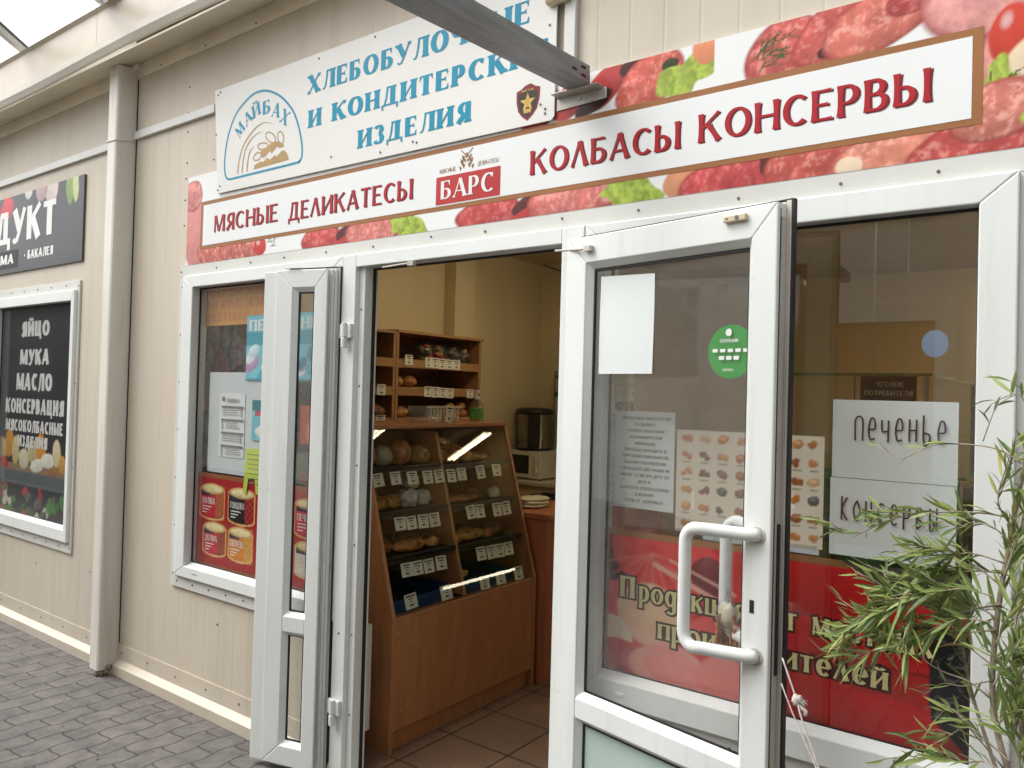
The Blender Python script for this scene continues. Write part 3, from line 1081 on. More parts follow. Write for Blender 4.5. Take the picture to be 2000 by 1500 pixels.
def window(parent, x0, x1, z0, z1, l, r, b, t, yf=-.032, glassy=.012, mat=W_PVC):
    m = MB()
    m.ring(x0, x1, z0, z1, l, r, b, t, yf, .055)
    gx0, gx1, gz0, gz1 = x0 + l, x1 - r, z0 + b, z1 - t
    chamf(m, gx0, gx1, gz0, yf + .004, glassy - .002, .016)
    f = part('window', m, mat, parent, bevel=.004)
    k = MB(); k.ring(gx0 + .0005, gx1 - .0005, gz0 + .012, gz1 - .0005, .005, .005, .005, .007, glassy - .003, glassy + .004)
    part('gasket', k, M_GASKET, f)
    p = MB(); p.box(gx0 + .001, gx1 - .001, glassy, glassy + .004, gz0 + .001, gz1 - .001)
    part('pane', p, M_GLASS, f)
    return f


win_left = window(shop, -3.672, -2.462, .657, 2.152, .092, .09, .056, .06)
win_right = window(shop, -1.308, -.139, .657, 2.152, .078, .08, .075, .068)
m = MB(); m.box(-3.50, -3.475, -.0335, -.032, .685, .688); m.box(-3.47, -3.46, -.0335, -.032, .684, .687)
part('scuff', m, M_INKG, win_left)
# entrance frame
m = MB()
m.box(-2.460, -2.385, -.034, .06, FZ - .015, 2.152)
m.box(-2.3848, -2.352, -.012, .06, FZ - .015, 2.10)
m.box(-1.395, -1.310, -.034, .06, FZ - .015, 2.152)
m.box(-2.3848, -1.3952, -.034, .06, 2.10, 2.152)
part('entrance_frame', m, W_PVC, shop, bevel=.003)
m = MB()
m.box(-2.352, -2.346, .030, .044, FZ, 2.094)
m.box(-2.352, -1.395, .030, .044, 2.094, 2.0998)
part('frame_gasket', m, M_GASKET, shop)
m = MB(); screws(m, [(-2.368, z) for z in (.3, .62, .98, 1.3, 1.62, 1.93)], -.012, .004); screws(m, [(-2.42, .62)], -.034, .005)
part('frame_screws', m, M_SCREW, shop)
m = MB(); m.box(-2.352, -1.395, -.05, .06, GZ, FZ + .012)
part('threshold', m, M_ALU, shop, bevel=.003)

# ---- door leaves


def leaf_frame(P0, ang, flip):
    u = Vector((math.cos(ang), math.sin(ang), 0))
    n = Vector((math.sin(ang), -math.cos(ang), 0)) if not flip else Vector((-math.sin(ang), math.cos(ang), 0))
    M = Matrix.Identity(4)
    for i in range(3):
        M[i][0], M[i][1], M[i][2] = u[i], n[i], (0, 0, 1)[i]
    M[0][3], M[1][3] = P0
    return M


MR = leaf_frame((-1.3306, -.10), -R_(11.6), False)
ML = leaf_frame((-2.4667, -.08), math.pi + R_(14.7), True)


def bead(mb, u0, u1, z0, z1, n0=-.004, w=.016, n1=-.022):
    """glazing beads sloping in towards the glass"""
    q = [(u0, z0), (u1, z0), (u1, z1), (u0, z1)]
    i = [(u0 + w, z0 + w), (u1 - w, z0 + w), (u1 - w, z1 - w), (u0 + w, z1 - w)]
    vs = [(a, n0, b) for a, b in q] + [(a, n1, b) for a, b in i]
    mb.add(vs, [(k, (k + 1) % 4, 4 + (k + 1) % 4, 4 + k) for k in range(4)])


# wide leaf, opened right back in front of the window
m = MB(MR)
T_ = .052
m.ring(0, .722, .06, 2.095, .082, .072, .075, .083, -T_, 0)
m.box(.0822, .6498, -T_, -.0006, .622, .685)
door = part('door', m, W_PVC, shop, label='wide white glazed door leaf swung fully open', bevel=.004)
m = MB(MR)
bead(m, .082, .650, .685, 2.012); bead(m, .082, .650, .135, .622)
part('glazing_bead', m, W_PVC, door, normals=False)
m = MB(MR)
m.box(.722, .736, -T_ - .004, -.040, .06, 2.104); m.box(.0, .722, -T_ - .004, -.040, 2.0955, 2.101)
m.box(.7222, .7262, -.036, -.016, .10, 2.06); m.box(.7222, .7302, -.039, -.037, .10, 2.06)
part('door_edge_profile', m, M_ALU, door, bevel=.001)
m = MB(MR)
m.box(.7365, .7415, -T_ - .006, -.042, .06, 2.108); m.box(.02, .736, -T_ - .002, -.0405, 2.1045, 2.108)
m.box(.7222, .7236, -.0140, -.0125, .08, 2.08)
m.ring(.0985, .6335, .7015, 1.9955, .0045, .003, .004, .009, -.030, -.0235)
m.ring(.0985, .6335, .1515, .6055, .0045, .003, .004, .006, -.030, -.0235)
m.box(.669, .681, .0004, .0012, 1.075, 1.107)
m.box(.7254, .731, -.030, -.022, .93, 1.3)
part('gasket', m, M_GASKET, door)
m = MB(MR); m.box(.0825, .6495, -.032, -.028, .6855, 2.0115)
part('pane', m, M_GLASSD, door)
m = MB(MR); m.box(.0825, .6495, -.034, -.028, .1355, .6215)
part('frosted_panel', m, M_FROST, door)


def d_handle(side):
    s = 1 if side > 0 else -1
    o = 0.0 if side > 0 else -T_
    pts = [(.687, o, 1.270), (.683, o + s * .010, 1.270)]
    for k in range(1, 8):
        pts.append((.683 - .15 * (k / 8) * .86, o + s * (.010 + .055 * k / 8), 1.270 + .004 * k / 8))
    for a in range(0, 91, 15):
        pts.append((.555 - .034 * math.sin(R_(a)), o + s * .068, 1.236 + .038 * math.cos(R_(a))))
    for z in (1.18, 1.12, 1.06):
        pts.append((.521, o + s * .068, z))
    for a in range(90, -1, -15):
        pts.append((.555 - .034 * math.sin(R_(a)), o + s * .068, 1.010 - .038 * math.cos(R_(a))))
    for k in range(7, 0, -1):
        pts.append((.683 - .15 * (k / 8) * .86, o + s * (.010 + .055 * k / 8), .970 + .002 * k / 8))
    pts += [(.683, o + s * .010, .970), (.687, o, .970)]
    mb = MB(MR)
    mb.tube(pts, .0165, 14)
    return mb


part('handle', d_handle(1), W_PVC, door, smooth=True)
part('handle', d_handle(-1), W_PVC, door, smooth=True)
for z in (1.270, .970):
    m = MB(MR); m.tube([(.687, .0002, z), (.687, .003, z)], .021, 14)
    part('handle_rose', m, M_ALU, door)
m = MB(MR); m.box(.574, .640, .0003, .014, 2.060, 2.078)
s_ = part('contact_sensor', m, M_BEIGE, door, bevel=.003)
m = MB(MR); m.tube([(.615, .0143, 2.069), (.615, .0155, 2.069)], .006, 8); m.tube([(.586, .0143, 2.069), (.586, .0150, 2.069)], .003, 8)
part('sensor_screw', m, M_SCREW, door)
m = MB(MR); m.box(.085, .112, .0003, .018, 2.045, 2.062)
m.tube([tuple(MR.inverted() @ at(1085, 490, -.06)), (.07, .014, 2.054), (.098, .014, 2.054)], .0045, 8)
part('door_stay', m, M_ALU, door, bevel=.001)
c = at(1210, 1358, -.034)
m = MB(); m.box(c.x - .014, c.x + .014, -.0345, -.0318, c.z - .006, c.z + .006)
part('drain_cap', m, W_PVC, win_right, bevel=.001)

# narrow leaf
m = MB(ML)
m.ring(.028, .285, .055, 2.095, .062, .085, .080, .075, -T_, 0)
m.box(.016, .0278, -T_, -.016, .055, 2.095)
m.box(.006, .0158, -T_, -.030, .055, 2.095)
m.box(.0902, .1998, -T_, -.0006, .600, .665)
door2 = part('door', m, W_PVC, shop, label='narrow white glazed door leaf swung open', bevel=.004)
m = MB(ML); bead(m, .090, .200, .665, 2.020); bead(m, .090, .200, .135, .600)
part('glazing_bead', m, W_PVC, door2, normals=False)
m = MB(ML); m.box(.286, .352, -.034, -.008, .05, 2.092)
part('meeting_strip', m, W_PVC, door2, bevel=.004)
m = MB(ML)
m.box(-.006, .0058, -T_ - .004, -.040, .055, 2.104); m.box(.0062, .285, -T_ - .004, -.040, 2.0955, 2.101)
m.box(.0158, .0188, -.0158, -.006, .08, 2.07)
part('door_edge_profile', m, M_ALU, door2, bevel=.001)
m = MB(ML)
m.box(-.0115, -.0065, -T_ - .005, -.042, .055, 2.108); m.box(-.0064, .25, -T_ - .002, -.0405, 2.1045, 2.108)
m.ring(.1055, .1845, .6815, 2.0045, .006, .006, .005, .006, -.030, -.0235)
m.ring(.1055, .1845, .1515, .5845, .006, .006, .005, .005, -.030, -.0235)
part('gasket', m, M_GASKET, door2)
m = MB(ML); m.box(.0905, .1995, -.032, -.028, .6655, 2.0195); m.box(.0905, .1995, -.032, -.028, .1355, .5995)
part('pane', m, M_GLASSD, door2)
m = MB(ML)
m.tube([(.16, .004, 2.101), (.235, .004, 2.101)], .003, 6)
part('door_stay', m, M_ALU, door2)
for px, py in ((672, 655), (648, 1392)):
    c = at(px, py, -.055)
    m = MB()
    m.tube([(c.x, c.y, c.z - .006), (c.x, c.y, c.z + .052)], .0115, 12)
    m.tube([(c.x, c.y, c.z - .05), (c.x, c.y, c.z - .010)], .0125, 12)
    m.box(c.x - .035, c.x + .03, -.05, -.0345, c.z - .01, c.z + .048)
    part('hinge', m, W_PVC, door2, bevel=.002)
m = MB()
c = at(800, 515, -.05)
m.box(c.x - .012, c.x + .02, -.052, -.0345, c.z - .008, c.z + .010)
m.tube([(c.x + .01, -.045, c.z + .004), (c.x - .15, -.045, c.z - .002)], .004, 6)
part('stay_bracket', m, M_ALU, shop, bevel=.001)

m = MB(); m.box(-4.2385, -4.233, -.004, -.0005, .19, 3.28)
part('joint_gap', m, M_GASKET, shop)
# ---- the pavilion next door
nb = thing('neighbouring_pavilion', 'cream panel kiosk wall with black poster window beyond the white column', 'building', (-6.0, 0, GZ), kind='thing')
w = MB()
ribbed(w, -11, -4.36, 2.12, 3.42)
ribbed(w, -11, -6.10, GZ, 2.12)
ribbed(w, -4.87, -4.36, GZ, 2.12)
ribbed(w, -6.10, -4.87, GZ, .63)
w.box(-11, -4.36, .06, 3.5, 3.425, 3.585)
w.box(-11, -4.36, 3.4, 3.45, GZ, 3.42)
part('facade_wall', w, M_WALL2, nb)
part('skirting', skirting(-11, -4.345), M_TRIM, nb, bevel=.003)
m = MB(); m.box(-11, -4.345, -.0055, -.001, .104, .185)
part('skirting_flashing', m, M_WALL2, nb)
m = MB(); m.box(-11, -4.30, -.004, -.0006, 3.29, 3.40)
part('eaves_flashing', m, M_SOFF, nb)
m = MB()
m.box(-6.14, -4.824, -.012, -.001, 2.158, 2.215); m.box(-6.14, -4.824, -.012, -.001, .588, .652); m.box(-4.849, -4.824, -.012, -.001, .653, 2.157)
part('window_flashing', m, W_FLASH, nb, bevel=.0015)
window(nb, -6.10, -4.850, .653, 2.157, .10, .040, .07, .064)
m = MB()
screws(m, [(-6.0 + i * .2, 2.19) for i in range(6)] + [(-6.0 + i * .17, .618) for i in range(7)] + [(-4.836, .62), (-4.836, 1.1), (-4.836, 1.6), (-4.836, 2.18)], -.012)
screws(m, [(-6.1 + i * .3, .145) for i in range(6)], -.0055)
screws(m, [(-4.6, .52), (-5.9, .5), (-5.3, .46)], 0)
part('screws', m, M_SCREW, nb)
m = MB()
m.prism([(-.205, 3.40), (-.205, 3.585), (-.225, 3.60), (-.03, 3.60), (-.03, 3.585), (-.19, 3.585), (-.19, 3.40)], lambda y, z, d: (d, y, z), -11, -4.301)
part('fascia_board', m, M_TRIM, nb, bevel=.002)
m = MB(); m.prism([(-.0045, 3.385), (-.21, 3.31), (-.21, 3.30), (-.0045, 3.372)], lambda y, z, d: (d, y, z), -11, -4.301)
part('soffit', m, M_SOFF, nb)

# gutter hanging under the fascia
m = MB()
xs = np.linspace(-11, 1.4, 40)
prof = [(0, 0), (-.012, .004), (-.030, .030), (-.034, .062), (-.030, .064), (-.026, .034), (-.010, .010), (0, .008)]
for i, x in enumerate(xs):
    wob = .010 * math.sin(x * 1.3) + .006 * math.sin(x * 3.1 + 1)
    m.v += [(x, -.206 + a - .006 + wob * .3, 3.312 + b + wob) for a, b in prof]
n = len(prof)
for i in range(len(xs) - 1):
    for k in range(n):
        m.f.append((i * n + k, i * n + (k + 1) % n, (i + 1) * n + (k + 1) % n, (i + 1) * n + k)); m.mi.append(0)
solo('gutter', m, M_GUTTER, 'long wavy pale metal gutter hung under the roof edge', 'gutter')
# square white downpipe column
m = MB()
px0, px1, py0, py1 = -4.345, -4.24, -.112, -.001
c = .016
prof = [(px0 + c, py0), (px1 - c, py0), (px1 - c * .3, py0 + c * .3), (px1, py0 + c), (px1, py1), (px0, py1), (px0, py0 + c), (px0 + c * .3, py0 + c * .3)]
m.prism(prof, lambda a, b, d: (a, b, d), .062, 3.335)
pipe = thing('downpipe', 'white boxed downpipe column with a broken grubby foot between the two shop fronts', 'downpipe', (-4.29, -.05, GZ))
part('pipe_box', m, M_PIPE, pipe)
m = MB()
for k in range(22):
    a = random.random() ** .5
    m.blob((px0 + .012 + (px1 - px0 - .018) * a, py0 + .012 + random.random() * .08, .03 + random.random() * .045 * a), (.018, .016, .026), .8, 4, k, 8, 6)
part('broken_foot', m, M_DIRT, pipe)
m = MB()
zc = 2.925
loop = [(px0 - .003, py1, zc + .01), (px0 - .003, py0 - .003, zc), (px1 + .003, py0 - .003, zc - .004), (px1 + .003, py1, zc + .012)]
m.tube(loop, .004, 6)
part('tie_ring', m, M_DUCT, pipe)
m = MB(); m.box(-4.375, -4.352, -.02, -.001, 3.05, 3.30); m.box(-4.40, -4.352, -.02, -.001, 3.30, 3.315)
solo('wall_bracket', m, M_TRIM, 'narrow cream bracket strip beside the top of the downpipe', 'bracket', bevel=.002)
m = MB(); m.box(-4.238, -3.46, -.020, -.001, 2.945, 2.988)
solo('cable_duct', m, M_DUCT, 'short pale cable duct between the downpipe and the blue lettered sign', 'cable duct', 'cable ducts on the walls', bevel=.003)
m = MB(); m.box(-11, -4.347, -.020, -.001, 2.935, 2.978)
solo('cable_duct', m, M_DUCT, 'long pale cable duct over the black shop sign', 'cable duct', 'cable ducts on the walls', bevel=.003)
a = at(1118, 110)
m = MB(); m.box(a.x - .022, a.x + .022, -.022, -.001, 2.67, 3.28)
solo('cable_duct', m, M_DUCT, 'upright pale cable duct above the steel beam end', 'cable duct', 'cable ducts on the walls', bevel=.003)
a = at(1085, 3, -.03)
m = MB(); m.tube([(a.x - .02, -.035, a.z + .006), (a.x + .06, -.035, a.z + .012)], .022, 12)
m.tube([(a.x - .03, -.035, a.z + .006), (a.x - .02, -.035, a.z + .006)], .014, 12)
solo('cable_gland', m, M_BEIGE, 'beige plastic pipe fitting beside the upright cable duct', 'pipe fitting', smooth=False)

# ---- the pavilion across the passage (what the panes mirror)
op = thing('opposite_pavilion', 'cream kiosk across the passage seen as a reflection in the window panes', 'building', (0, -3.1, GZ), kind='thing')
w = MB()
w.box(-9.6, -1.95, -3.16, -3.1, .64, 3.0)
w.box(-.64, 5, -3.16, -3.1, .64, 3.0)
w.box(-1.95, -.64, -3.16, -3.1, 2.24, 3.0)
w.box(-9.6, 5, -6, -3.16, 2.9, 3.0)
part('facade_wall', w, M_WALL3, op)
w = MB(); w.box(-9.6, 5, -3.16, -3.095, GZ, .64)
part('added_dark_plinth', w, M_BROWNK, op)  # unseen dark base, added to dim the low reflections in the shop panes
w = MB(); w.box(-20, -9.62, -6, -3.05, GZ, 3.1)
solo('added_brown_kiosk', w, M_BROWNK, 'dark brown kiosk added out of view to darken the reflection in the grocery window', 'kiosk', kind='thing', bevel=.02)  # unseen block, added dark so the grocery window mirrors something dim
m = MB(); m.ring(-1.95, -.64, .641, 2.24, .10, .12, .06, .12, -3.14, -3.08)
f = part('window', m, W_PVC, op, bevel=.004)
m = MB(); m.box(-1.85, -.76, -3.125, -3.12, .68, 2.12)
part('blind', m, M_PLY, f)
m = MB(); m.box(-14, 5, -3.10, -3.07, 2.75, 2.80)
part('cable_duct', m, M_DUCT, op)
# ---- steel beam over the passage and rafters against the sky
bd = Vector((.0273, -.9963, -.0814)).normalized()
bx = Vector((0, 0, 1)).cross(bd).normalized()
bx = -bx if bx.x < 0 else bx
bz = bx.cross(bd).normalized()
bz = -bz if bz.z < 0 else bz
o0 = Vector((-1.292, -.055, 2.655))
MBm = Matrix.Identity(4)
for i in range(3):
    MBm[i][0], MBm[i][1], MBm[i][2], MBm[i][3] = bx[i], bd[i], bz[i], o0[i]
m = MB(MBm)
bw, bh, L_ = .088, .058, 2.9
m.prism([(0, 0), (0, -bh), (-bw, -bh), (-bw, 0), (-bw + .02, 0), (-bw + .02, -.003), (-bw + .003, -.003), (-bw + .003, -bh + .003), (-.003, -bh + .003), (-.003, -.003), (-.02, -.003), (-.02, 0)], lambda a, b, d: (a, d, b), 0, L_)
beam = thing('steel_beam', 'grey galvanised steel channel beam jutting from the wall over the signs', 'beam', tuple(o0))
part('channel', m, M_STEEL, beam, bevel=.002)
m = MB(MBm)
for u, v in ((.03, -.016), (.03, -.042), (.085, -.035)):
    m.box(.0004, .0012, u, u + .026, v - .0035, v + .0035)
m.box(-bw + .004, -.004, -.0015, -.0005, -bh + .004, -.004)
part('slot', m, M_STEELD, beam)
m = MB()
zb = 2.5735
m.box(-1.44, -1.262, -.058, -.016, zb + .018, zb + .022)
m.prism([(-1.44, zb - .025), (-1.25, zb - .018), (-1.25, zb + .018), (-1.44, zb + .018)], lambda a, b, d: (a, d, b), -.0195, -.0155)
part('bracket', m, M_ALU, beam, bevel=.001)
m = MB(); screws(m, [(-1.35, zb - .002), (-1.32, zb + .001), (-1.295, zb + .003), (-1.27, zb + .003)], -.0195, .008)
part('bolt', m, M_ALU, beam)


def rafter(pa, pb, Ya, Yb, label):
    a, b = at(*pa, Ya), at(*pb, Yb)
    d = (a - b)
    e = a + d * 2.2
    m = MB()
    m.tube([b - d * .35, e], .028, 4)
    r = thing('canopy_rafter', label, 'rafter', tuple(b), 'canopy rafters above the roof')
    part('rail', m, M_ALU, r)
    m = MB(); off = Vector((.034, 0, .012))
    m.tube([b - d * .35 + off, e + off], .011, 4)
    part('rubber_strip', m, M_GASKET, r)


rafter((0, 58), (52, 103), -.45, -.05, 'grey canopy rafter against the sky, the one nearer the picture corner')
rafter((190, -8), (212, 12), -.3, -.05, 'grey canopy rafter against the sky, cut by the top of the photo')


# ================================================================== SIGNS AND PRINTS ON THE FRONT
WHITE_ = A(226, 228, 226)
# ---- meat banner
BY = -.0145
bn = thing('meat_shop_banner', 'long banner of sausages and red lettering over the shop windows and door', 'sign', (-1.8, BY, 2.21))
m = MB(); fbox(m, -3.70, .10, BY, -.001, 2.2135, 2.66)
part('banner_board', m, M_BWHITE, bn)
cv = Canvas(-3.70, .10, 2.2135, 2.66, .0042, WHITE_)
# lower strip
LOW = 2.245
cv.plain(-3.62, 2.36, .12, .20, .1, (.62, .24, .22), .3)
cv.meat(-3.66, 2.56, .10, .08, 0, (.60, .20, .19), .5)
for i, x in enumerate((-3.52, -3.42, -3.33, -3.24, -3.15)):
    cv.meat(x, 2.25 - .006 * (i % 2), .085, .055, -.5, (.52, .14, .11), .7)
cv.plain(-3.08, 2.255, .05, .045, 0, (.55, .05, .03), .2, shine=.6)
cv.dill(-3.0, 2.27, .06, .9, 18)
def saus(x0, z0, x1, z1, r, col):
    n = 9
    for i in range(n):
        t = i / (n - 1)
        cv.plain(x0 + (x1 - x0) * t, z0 + (z1 - z0) * t, r, r * .95, 0, col, .35, .05, .2, .3)
def lower_group(x, s=1.0):
    cv.meat(x + .12 * s, 2.245, .15 * s, .07, .05, (.48, .07, .07), .35)
    cv.plain(x + .28 * s, 2.255, .06 * s, .03, .4, (.10, .03, .03), .3)
    cv.plain(x + .30 * s, 2.215, .12 * s, .035, .3, (.42, .05, .05), .3)
    cv.meat(x + .47 * s, 2.25, .19 * s, .085, .1, (.58, .17, .15), .75)
    cv.leaf(x + .70 * s, 2.235, .11 * s, .055, -.4)
    cv.leaf(x + .66 * s, 2.27, .08 * s, .03, .3)
lower_group(-2.76, .92)
lower_group(-1.86, 1.02)
cv.plain(-.99, 2.25, .07, .05, 0, (.66, .30, .16), .3)
cv.meat(-.86, 2.235, .15, .075, .1, (.50, .08, .08), .35)
cv.plain(-.73, 2.26, .03, .04, .2, (.10, .03, .03), .2)
cv.meat(-.62, 2.245, .14, .085, .1, (.50, .10, .08), .5)
cv.meat(-.42, 2.24, .16, .08, .25, (.60, .22, .15), .8)
cv.meat(-.24, 2.235, .15, .075, .2, (.46, .08, .07), .5)
cv.plain(-.52, 2.225, .035, .03, 0, (.75, .60, .45), .2)
# top strip
for x, z, rx in ((-1.52, 2.56, .10), (-1.40, 2.585, .09), (-1.27, 2.60, .10)):
    cv.plain(x, z, rx, .055, .75, (.45, .06, .055), .35, lit=.3)
cv.plain(-1.31, 2.555, .08, .03, .4, (.05, .02, .02), .3)
cv.plain(-1.17, 2.645, .05, .03, .4, (.06, .02, .02), .3)
cv.meat(-1.11, 2.585, .13, .085, .45, (.58, .12, .09), .55)
cv.plain(-1.04, 2.62, .03, .02, .2, (.04, .05, .02), .3)
cv.leaf(-.985, 2.575, .10, .065, .3)
cv.plain(-.93, 2.64, .04, .05, .2, (.70, .26, .13), .3)
cv.rect(-.90, -.72, 2.5, 2.67, WHITE_)
cv.meat(-.69, 2.56, .12, .12, .5, (.50, .10, .09), .55)
cv.meat(-.57, 2.60, .13, .075, .7, (.52, .11, .09), .4)
cv.plain(-.57, 2.545, .04, .02, 0, (.05, .02, .02), .3)
cv.meat(-.45, 2.60, .16, .085, .35, (.58, .16, .12), .7)
cv.meat(-.33, 2.655, .12, .05, .4, (.44, .07, .07), .4)
cv.meat(-.17, 2.62, .20, .14, .2, (.66, .30, .28), .55)
cv.dill(-.75, 2.575, .09, .2, 26)
# right end
cv.meat(-.10, 2.44, .16, .12, .3, (.64, .27, .24), .5)
cv.plain(-.165, 2.49, .045, .075, -.2, (.55, .06, .035), .2, shine=.5)
cv.plain(-.05, 2.56, .07, .05, .4, (.60, .08, .05), .2, shine=.4)
cv.plain(-.09, 2.40, .09, .085, .3, (.70, .58, .40), .2)
cv.leaf(-.185, 2.385, .035, .05, .3)
cv.dill(-.17, 2.36, .05, 1.2, 10)
cv.meat(-.19, 2.31, .11, .075, .15, (.60, .20, .15), .85)
cv.leaf(-.07, 2.285, .07, .05, .2)
cv.plain(.0, 2.30, .06, .05, .2, (.62, .12, .06), .2, shine=.4)
cv.mesh('banner_print', facade(BY), M_PRINT, bn, d=.0006)
def fr(mb, x0, x1, z0, z1, d0, d1, y):
    fbox(mb, x0, x1, y - d1, y - d0, z0, z1)
m = MB(); fr(m, -3.577, -.219, 2.284, 2.521, .0007, .0016, BY)
part('banner_border', m, M_BBROWN, bn)
m = MB(); fr(m, -3.556, -.242, 2.301, 2.502, .0017, .0024, BY)
part('banner_field', m, M_BWHITE, bn)
f_ = facade(BY - .0024)
OPT = dict(T=.17, t=.085, flare=.38, gap=.13, space=.5)
def opt(s, x0, x1, z0, z1):
    k1, k2 = MB(), MB()
    write(k2, s, x0, x1, z0, z1, f_, d=.0004, dx=.006, dy=-.004, **OPT)
    write(k1, s, x0, x1, z0, z1, f_, d=.0012, **OPT)
    part('lettering_shadow', k2, M_REDD, bn, normals=False)
    part('lettering', k1, M_RED, bn, normals=False)
opt('МЯСНЫЕ', -3.462, -2.955, 2.358, 2.438)
opt('ДЕΛИКАТЕСЫ', -2.878, -2.115, 2.350, 2.428)
opt('КОΛБАСЫ', -1.556, -1.004, 2.358, 2.440)
opt('КОНСЕРВЫ', -.944, -.332, 2.362, 2.446)
m = MB(); fr(m, -1.991, -1.686, 2.307, 2.411, .0026, .0036, BY)
part('name_plate', m, M_PLATE, bn)
m = MB()
write(m, 'БАРС', -1.966, -1.712, 2.326, 2.394, facade(BY - .0036), T=.2, t=.06, serif=.06, gap=.12)
part('name_lettering', m, M_INKW, bn, normals=False)
m = MB()
fb = facade(BY - .0024)
write(m, 'МЯСНЫЕ', -1.975, -1.895, 2.424, 2.440, fb, T=.14, t=.1)
write(m, 'ДЕЛИКАТЕСЫ', -1.79, -1.695, 2.426, 2.442, fb, T=.14, t=.1)
rr = random.Random(3)
cxm, czm = -1.843, 2.448
for s in (-1, 1):
    for a, b, r in ((.014, .018, .011), (.020, .004, .012), (.012, -.010, .010), (.026, -.018, .008), (.006, .008, .008)):
        m.flat(arc(cxm + s * a * 1.1, czm + b, r * .62, r * .62, 0, 330, 9), fb, .0005 + rr.random() * .0003)
        m.flat([(cxm + s * a * 1.1 - .002, czm + b - r), (cxm + s * a * 1.1 + .003, czm + b - r), (cxm + s * (a + .010), czm + b + r * .9), (cxm + s * (a + .006), czm + b + r)], fb, .00085 + rr.random() * .0001)
    m.flat([(cxm + s * .03, czm + .048), (cxm + s * .027, czm + .05), (cxm - s * .006, czm + .02), (cxm - s * .003, czm + .018)], fb, .0009 + s * .00005)
m.flat(arc(cxm, czm + .026, .008, .010, 0, 330, 10), fb, .00105)
part('crest', m, mk('crest_brown', A(150, 108, 74), .4, .2, 60, spec=.2), bn, normals=False)

# ---- bakery sign
SY = -.026
sg = thing('bakery_sign', 'white board with teal lettering and a wheat logo under the steel beam', 'sign', (-2.48, SY, 2.54))
m = MB()
pts = [(-3.440, 2.546), (-1.475, 2.532), (-1.462, 2.545), (-1.462, 3.055), (-3.490, 3.062)]
pts = [true_xz(a, b, SY) for a, b in pts]
m.prism(pts, lambda a, b, d: (a, d, b), SY, SY + .006)
part('sign_board', m, M_SIGN, sg, bevel=.001)
m = MB()
sf = facade(SY)
SER = dict(T=.255, t=.085, serif=.055, gap=.14, space=.55)
write(m, 'ХЛЕБОБУЛОЧНЫЕ', -2.768, -1.575, 2.892, 2.972, sf, **SER)
write(m, 'И КОНДИТЕРСКИЕ', -2.757, -1.49, 2.742, 2.818, sf, **SER)
write(m, 'ИЗДЕЛИЯ', -2.434, -1.831, 2.597, 2.672, sf, **SER)
part('lettering', m, M_TEAL, sg, normals=False)
def zl(x, y):
    p = at(430 + x / 7.144, 160 + y / 7.144, 0.0)
    return (p.x, p.z)
m = MB()
outl = [zl(*p) for p in ((130, 1360), (600, 1245), (1060, 1130), (1105, 1105), (1135, 1060), (1145, 950), (1135, 820), (1100, 640), (1040, 450), (960, 320), (860, 215), (750, 150), (640, 122), (530, 140), (440, 190), (340, 290), (240, 420), (170, 570), (110, 770), (75, 980), (62, 1150), (68, 1270), (90, 1340), (130, 1360))]
def ribbon(mb, pts, w, fn, d, taper=False):
    n = len(pts)
    Lp, Rp = stroke_poly(pts, lambda a, b: w)
    if taper:
        for i in range(n):
            k = min(1, (n - 1 - i) / (n * .4))
            c = ((Lp[i][0] + Rp[i][0]) / 2, (Lp[i][1] + Rp[i][1]) / 2)
            Lp[i] = (c[0] + (Lp[i][0] - c[0]) * k, c[1] + (Lp[i][1] - c[1]) * k)
            Rp[i] = (c[0] + (Rp[i][0] - c[0]) * k, c[1] + (Rp[i][1] - c[1]) * k)
    vs = [fn(*p, d) for p in Lp] + [fn(*p, d) for p in Rp]
    mb.add(vs, [(i, i + 1, n + i + 1, n + i) for i in range(n - 1)])
def dense(pts, k=5):
    out = []
    n = len(pts)
    for i in range(n - 1):
        p0, p1, p2, p3 = pts[max(0, i - 1)], pts[i], pts[i + 1], pts[min(n - 1, i + 2)]
        for j in range(k):
            t = j / k
            out.append(tuple(.5 * (2 * p1[c] + (p2[c] - p0[c]) * t + (2 * p0[c] - 5 * p1[c] + 4 * p2[c] - p3[c]) * t * t + (3 * p1[c] - p0[c] - 3 * p2[c] + p3[c]) * t ** 3) for c in range(len(p1))))
    out.append(pts[-1])
    return out
ribbon(m, dense(outl), .0105, sf, .0007)
# МАЙБАХ on an arc
let = [('М', 275, 668, 45), ('А', 388, 500, 33), ('Й', 503, 395, 16), ('Б', 650, 350, 2), ('А', 785, 395, -14), ('Х', 905, 490, -30)]
for ch, x, y, rot in let:
    c = zl(x, y)
    w_, h_ = .058, .062
    def wp(u, v, c=c, rot=rot):
        a = R_(rot)
        return (c[0] + (u * math.cos(a) - v * math.sin(a)), c[1] + (u * math.sin(a) + v * math.cos(a)))
    write(m, ch, -w_ / 2, w_ / 2, -h_ / 2, h_ / 2, sf, T=.22, t=.06, serif=.05, warp=wp, d=.0008)
part('logo_outline', m, M_LOGOT, sg, normals=False)
m = MB()
for pts in (((245, 1285), (260, 1130), (310, 930), (400, 760), (520, 620), (640, 565), (760, 595)),
            ((305, 1270), (320, 1120), (350, 960), (420, 820), (510, 730), (600, 690)),
            ((375, 1250), (385, 1120), (405, 1010), (440, 940), (480, 890))):
    ribbon(m, dense([zl(*p) for p in pts]), .0085, sf, .0007, True)
m.flat([zl(*p) for p in ((470, 1222), (480, 1165), (560, 1110), (600, 1120), (650, 1060), (700, 1085), (760, 1020), (790, 1040), (860, 960), (900, 955), (935, 1000), (960, 1085))], sf, .0008)
